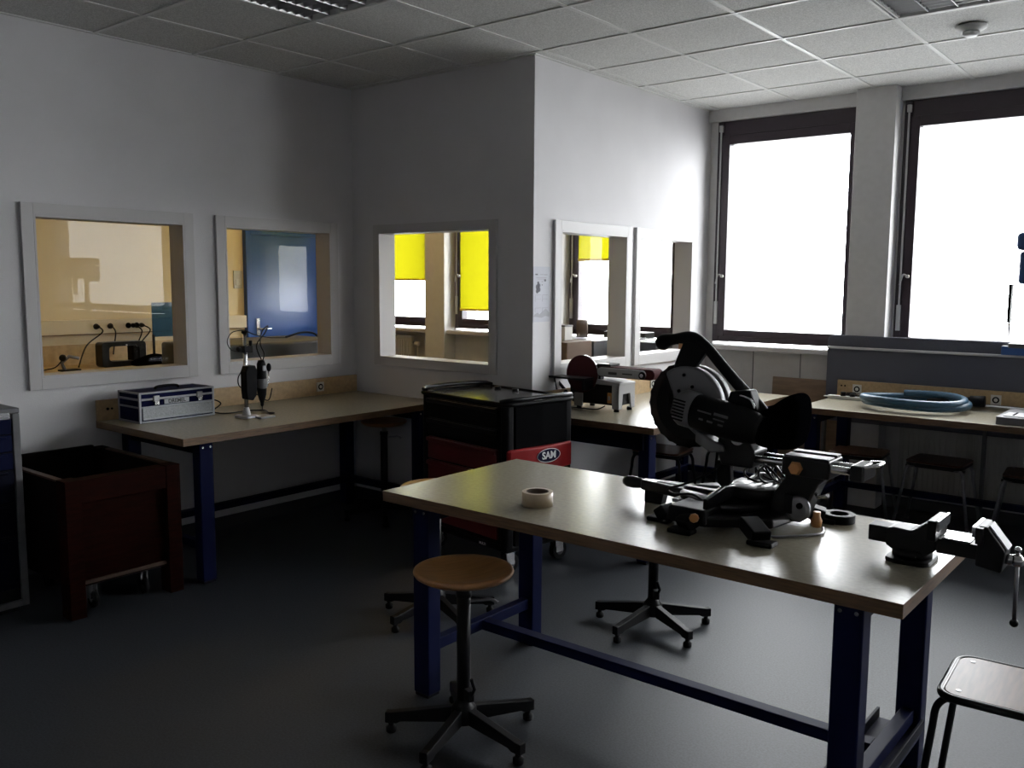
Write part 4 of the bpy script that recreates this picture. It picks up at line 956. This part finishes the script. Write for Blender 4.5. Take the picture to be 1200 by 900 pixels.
# ------------------------------------------------------------------ the neighbouring room
def blind(label, x0, x1, zb, zt=WZ1+.02):
    t = thing('roller_blind', label, 'roller blind', ((x0+x1)/2, YD-.075, 0)); w2 = (x1-x0)/2
    b = MB(); b.faces([(-w2, 0, zb), (w2, 0, zb), (w2, 0, zt), (-w2, 0, zt)], [(0, 1, 2, 3)], 'yellowblind'); b.build('fabric', t)
    MB().box(-w2, w2, -.008, .008, zb-.02, zb, 'yellow').build('bottom_bar', t, bevel=.002)
    MB().cyl((-w2, .0, zt), (w2, .0, zt), .025, 'white', 20).build('roller', t)
blind('half lowered yellow blind in the next room, above the ribbed radiator', -7.46, -6.47, 1.62)
blind('yellow blind lowered almost to the sill in the next room', -5.99, -5.08, 1.33)
blind('short yellow blind seen through the interior window beside the notice', -4.58, -4.22, 1.80)
# door with frame and handle on the far wall
dr = MB(); dr.box(XO, XO+.045, 5.55, 6.52, 0, 2.06, 'doorblue'); d_o = struct(dr.build('door_1', bevel=.003), 'blue door at the end of the next room, seen through the second interior window', 'door')
MB().box(XO, XO+.06, 5.49, 5.55, 0, 2.11, 'doorblue').box(XO, XO+.06, 6.52, 6.58, 0, 2.11, 'doorblue').box(XO, XO+.06, 5.55, 6.52, 2.06, 2.11, 'doorblue').build('frame', d_o, bevel=.003)
MB().box(XO+.045, XO+.055, 5.60, 5.64, 1.02, 1.20, 'steel').cyl((XO+.05, 5.62, 1.09), (XO+.09, 5.62, 1.09), .010, 'steel', 12).cyl((XO+.09, 5.61, 1.09), (XO+.09, 5.76, 1.09), .010, 'steel', 12).build('handle', d_o, bevel=.002)
t = thing('light_switch', 'cream light switch on the wall left of the blue door', 'light switch', (XO, 5.42, 1.60))
MB().box(0, .012, -.05, .05, -.09, .09, 'white').build('plate', t, bevel=.003); MB().box(.012, .018, -.03, .03, -.06, .0, 'white').build('rocker', t, bevel=.002)
t = thing('cable_trunking', 'cream cable trunking running along the far wall above the cable bench', 'cable trunking', (XO, 0, 0))
tk = MB().box(0, .07, .9, 5.47, 1.11, 1.235, 'trunk').build('channel', t, bevel=.003)
MB().box(.068, .072, .9, 5.47, 1.105, 1.112, 'edgeband').build('lower_lip', t)
for y in (3.90, 4.03, 4.20, 4.28): MB().cyl((.07, y, 1.175), (.074, y, 1.175), .026, 'dark', 20).build('socket_hole', tk)
for k, (y, lb) in enumerate(((3.90, 'black plug in the trunking, leftmost of the four'), (4.02, 'black plug in the trunking, second from the left'), (4.24, 'black plug in the trunking, third from the left'), (4.32, 'black plug in the trunking, rightmost of the four'))):
    p = MB(); p.lathe([(.02, .074), (.022, .085), (.014, .12), (.008, .13)], 'rubber', 16, (XO, y, 1.175), 'X')
    end = [(-7.55, 3.55, .86), (-7.7, 3.93, .94), (-7.58, 4.04, .98), (-7.55, 4.02, .90)][k]; e = Vector(end)
    p.tube(smoothpath([(XO+.12, y, 1.175), (XO+.2, y-.01+.03*(k > 1), 1.13), (XO+.24, (y+e.y)/2+.05*(k > 1), 1.02), e], 8), .006, 'rubber', 8)
    tag(p.build('plug'), lb, 'plug', 'plugs in the trunking')
ob = thing('cable_bench', 'wooden bench along the far wall of the next room, under the trunking', 'workbench', (-7.62, 3.2, 0))
MB().box(-.36, .42, -2.2, 2.2, .80, .84, 'tan').build('tabletop', ob, bevel=.002)
MB().box(-.37, -.35, -2.2, 2.2, .84, 1.02, 'tan').build('backboard', ob)
for y in (-2.1, 2.1):
    for x in (-.3, .36): MB().box(x-.03, x+.03, y-.03, y+.03, 0, .80, 'blue').build('leg', ob)
# open framed black machine
t = thing('black_machine', 'open framed black machine on the cable bench, behind the first interior window', 'machine', (-7.60, 3.95, .84))
b = MB()
o_ = rrect(.40, .215, .03, 5, cx=0, cy=.108); i_ = rrect(.27, .13, .03, 5, cx=.0, cy=.113)
n = len(o_); kk = b.mi('blackg')
for xx in (0,):
    vs = b.faces([(h, x, z) for (x, z) in o_ for h in (-.06, .06)]+[(h, x, z) for (x, z) in i_ for h in (-.06, .06)], [], 'blackg')
    N2 = 2*n
    for i in range(n):
        j = (i+1) % n
        for q in ((2*i, 2*j, 2*j+1, 2*i+1), (N2+2*i, N2+2*i+1, N2+2*j+1, N2+2*j), (2*i, N2+2*i, N2+2*j, 2*j), (2*i+1, 2*j+1, N2+2*j+1, N2+2*i+1)):
            f = b.bm.faces.new([vs[v] for v in q]); f.material_index = kk
b.build('frame', t, bevel=.003)
MB().box(-.05, .05, .08, .19, .02, .18, 'black').build('carriage', t, bevel=.01)
MB().ball((.062, .02, .185), .008, 'white').build('indicator', t)
bgm = MB(); bgm.faces([(x, y, z) for x, y, z in ((-.12, -.2, 0), (.12, -.2, 0), (.12, .2, 0), (-.12, .2, 0))], [], 'cloth')
bgm.tube(smoothpath([(.0, -.20, .02), (0, -.1, .03), (0, 0, .045), (0, .1, .035), (0, .2, .02)], 6), [.02+.03*math.sin(PI*min(1, k/24)) for k in range(25)], 'cloth', 14)
tag(bgm.build('black_bag', loc=(-7.34, 4.11, .86)), 'limp black cloth bag lying to the right of the black machine', 'bag')
t = thing('perforated_box', 'small white perforated box on the cable bench beside the black machine', 'box', (-7.72, 4.165, .84))
MB().box(-.06, .06, -.055, .055, 0, .17, 'white').build('body', t, bevel=.004)
ph = MB()
for i in range(6):
    for j in range(6):
        if (i+j) % 2: ph.box(.06, .0615, -.048+.016*i, -.034+.016*i, .02+.022*j, .038+.022*j, 'dark')
ph.build('perforation', t)
t = thing('small_tool', 'small grey clip tool with cables on the left of the cable bench', 'tool', (-7.5, 3.45, .84))
MB().prism(rrect(.12, .16, .03, 4), 0, .012, 'Z', 'black').build('base', t); MB().tube([(0, -.04, .01), (0, -.06, .07), (0, 0, .12), (0, .08, .10)], .014, 'castgrey', 10).ball((0, -.05, .11), .03, 'blackg').build('clip_arm', t)
MB().tube(smoothpath([(0, -.05, .10), (.02, -.12, .04), (.0, -.2, .02), (.02, -.30, .008)], 6), .005, 'rubber', 8).build('cord', t)
t = thing('blue_guard_sheet', 'see-through blue sheet standing upright at the right of the cable bench', 'guard sheet', (-7.62, 4.45, .84))
MB().box(-.003, .003, -.19, .22, .24, .55, 'acrylic').build('sheet', t); MB().box(-.04, .04, -.19, .22, 0, .015, 'blackm').box(-.006, .006, -.19, -.17, .01, .26, 'blackm').box(-.006, .006, .20, .22, .01, .26, 'blackm').build('stand', t)
# dark machine behind the second interior window
t = thing('dark_enclosure', 'low dark grey machine enclosure right behind the second interior window', 'machine', (-5.66, 4.02, 0))
MB().box(-.32, .30, -.62, .55, .72, 1.155, 'machdark').build('body', t, bevel=.02, seg=3)
MB().box(-.30, .28, -.60, .53, .0, .72, 'machdark').build('cabinet_base', t)
MB().tube(smoothpath([(-.1, .30, 1.155), (-.05, .42, 1.19), (.0, .52, 1.17), (.02, .56, 1.05)], 6), .008, 'rubber', 8).build('cord', t)
# desk and machines behind the panes of the return wall
t = thing('desk', 'pale desk of the next room, pushed up behind the return wall panes', 'desk', (-3.95, 5.6, 0))
MB().box(-.42, .42, -.95, .55, .79, .83, 'laminate').build('desktop', t, bevel=.002)
for x in (-.36, .36):
    for y in (-.88, .50): MB().box(x-.025, x+.025, y-.025, y+.025, 0, .79, 'castgrey').build('leg', t)
t = thing('laser_cutter', 'dark grey flat topped machine on the desk, behind the interior window by the notice', 'machine', (-3.98, 5.78, .83))
MB().box(-.20, .20, -.12, .33, 0, .315, 'machdark').build('body', t, bevel=.006)
MB().box(-.21, .21, -.13, .34, .315, .325, 'castgrey').build('lid', t, bevel=.003)
t = thing('carton', 'tan cardboard carton next to the dark flat topped machine', 'carton', (-3.95, 5.46, .83))
MB().box(-.18, .18, -.16, .16, 0, .33, 'tapecore').build('body', t, bevel=.003); MB().box(-.02, .02, -.162, .162, .329, .332, 'tape').build('seal', t)
t = thing('white_block', 'small cream box standing on top of the tan carton', 'box', (-3.95, 5.50, 1.163))
MB().box(-.05, .05, -.05, .05, 0, .10, 'white').build('body', t, bevel=.003); MB().box(-.052, .052, -.052, .052, .10, .112, 'castgrey').build('lid', t)
t = thing('paper_roll', 'cream paper roll standing on the dark flat topped machine', 'paper roll', (-4.02, 5.85, 1.165))
MB().lathe([(.045, 0), (.045, .13), (.04, .135), (.02, .135), (.02, .05), (0, .05)], 'tapecore', 28).build('roll', t)
t = thing('grey_crate', 'dark grey machine behind the interior window closest to the daylight windows', 'machine', (-3.84, 6.34, .83))
MB().box(-.30, .30, -.17, .16, 0, .30, 'machdark').build('body', t, bevel=.008)
MB().box(-.30, .1, .0, .16, .30, .36, 'machdark').build('hood', t, bevel=.008)
MB().box(.1, .28, -.12, .12, .30, .306, 'white').build('paper_tray', t)
t = thing('tape_coil', 'pale paper tape coil standing on edge behind the last interior window', 'tape coil', (-3.66, 5.98, 1.07))
n = 40; b = MB(); vs = [(x, r*math.cos(2*PI*k/n), r*math.sin(2*PI*k/n)+.0) for k in range(n) for x, r in ((-.03, .03), (-.03, .075), (.03, .075), (.03, .03))]
b.faces(vs, [(4*k+j, 4*((k+1) % n)+j, 4*((k+1) % n)+(j+1) % 4, 4*k+(j+1) % 4) for k in range(n) for j in range(4)], 'paper'); b.build('coil', t)
MB().box(-.05, .05, -.12, .12, -.24, -.075, 'machdark').build('stand', t)
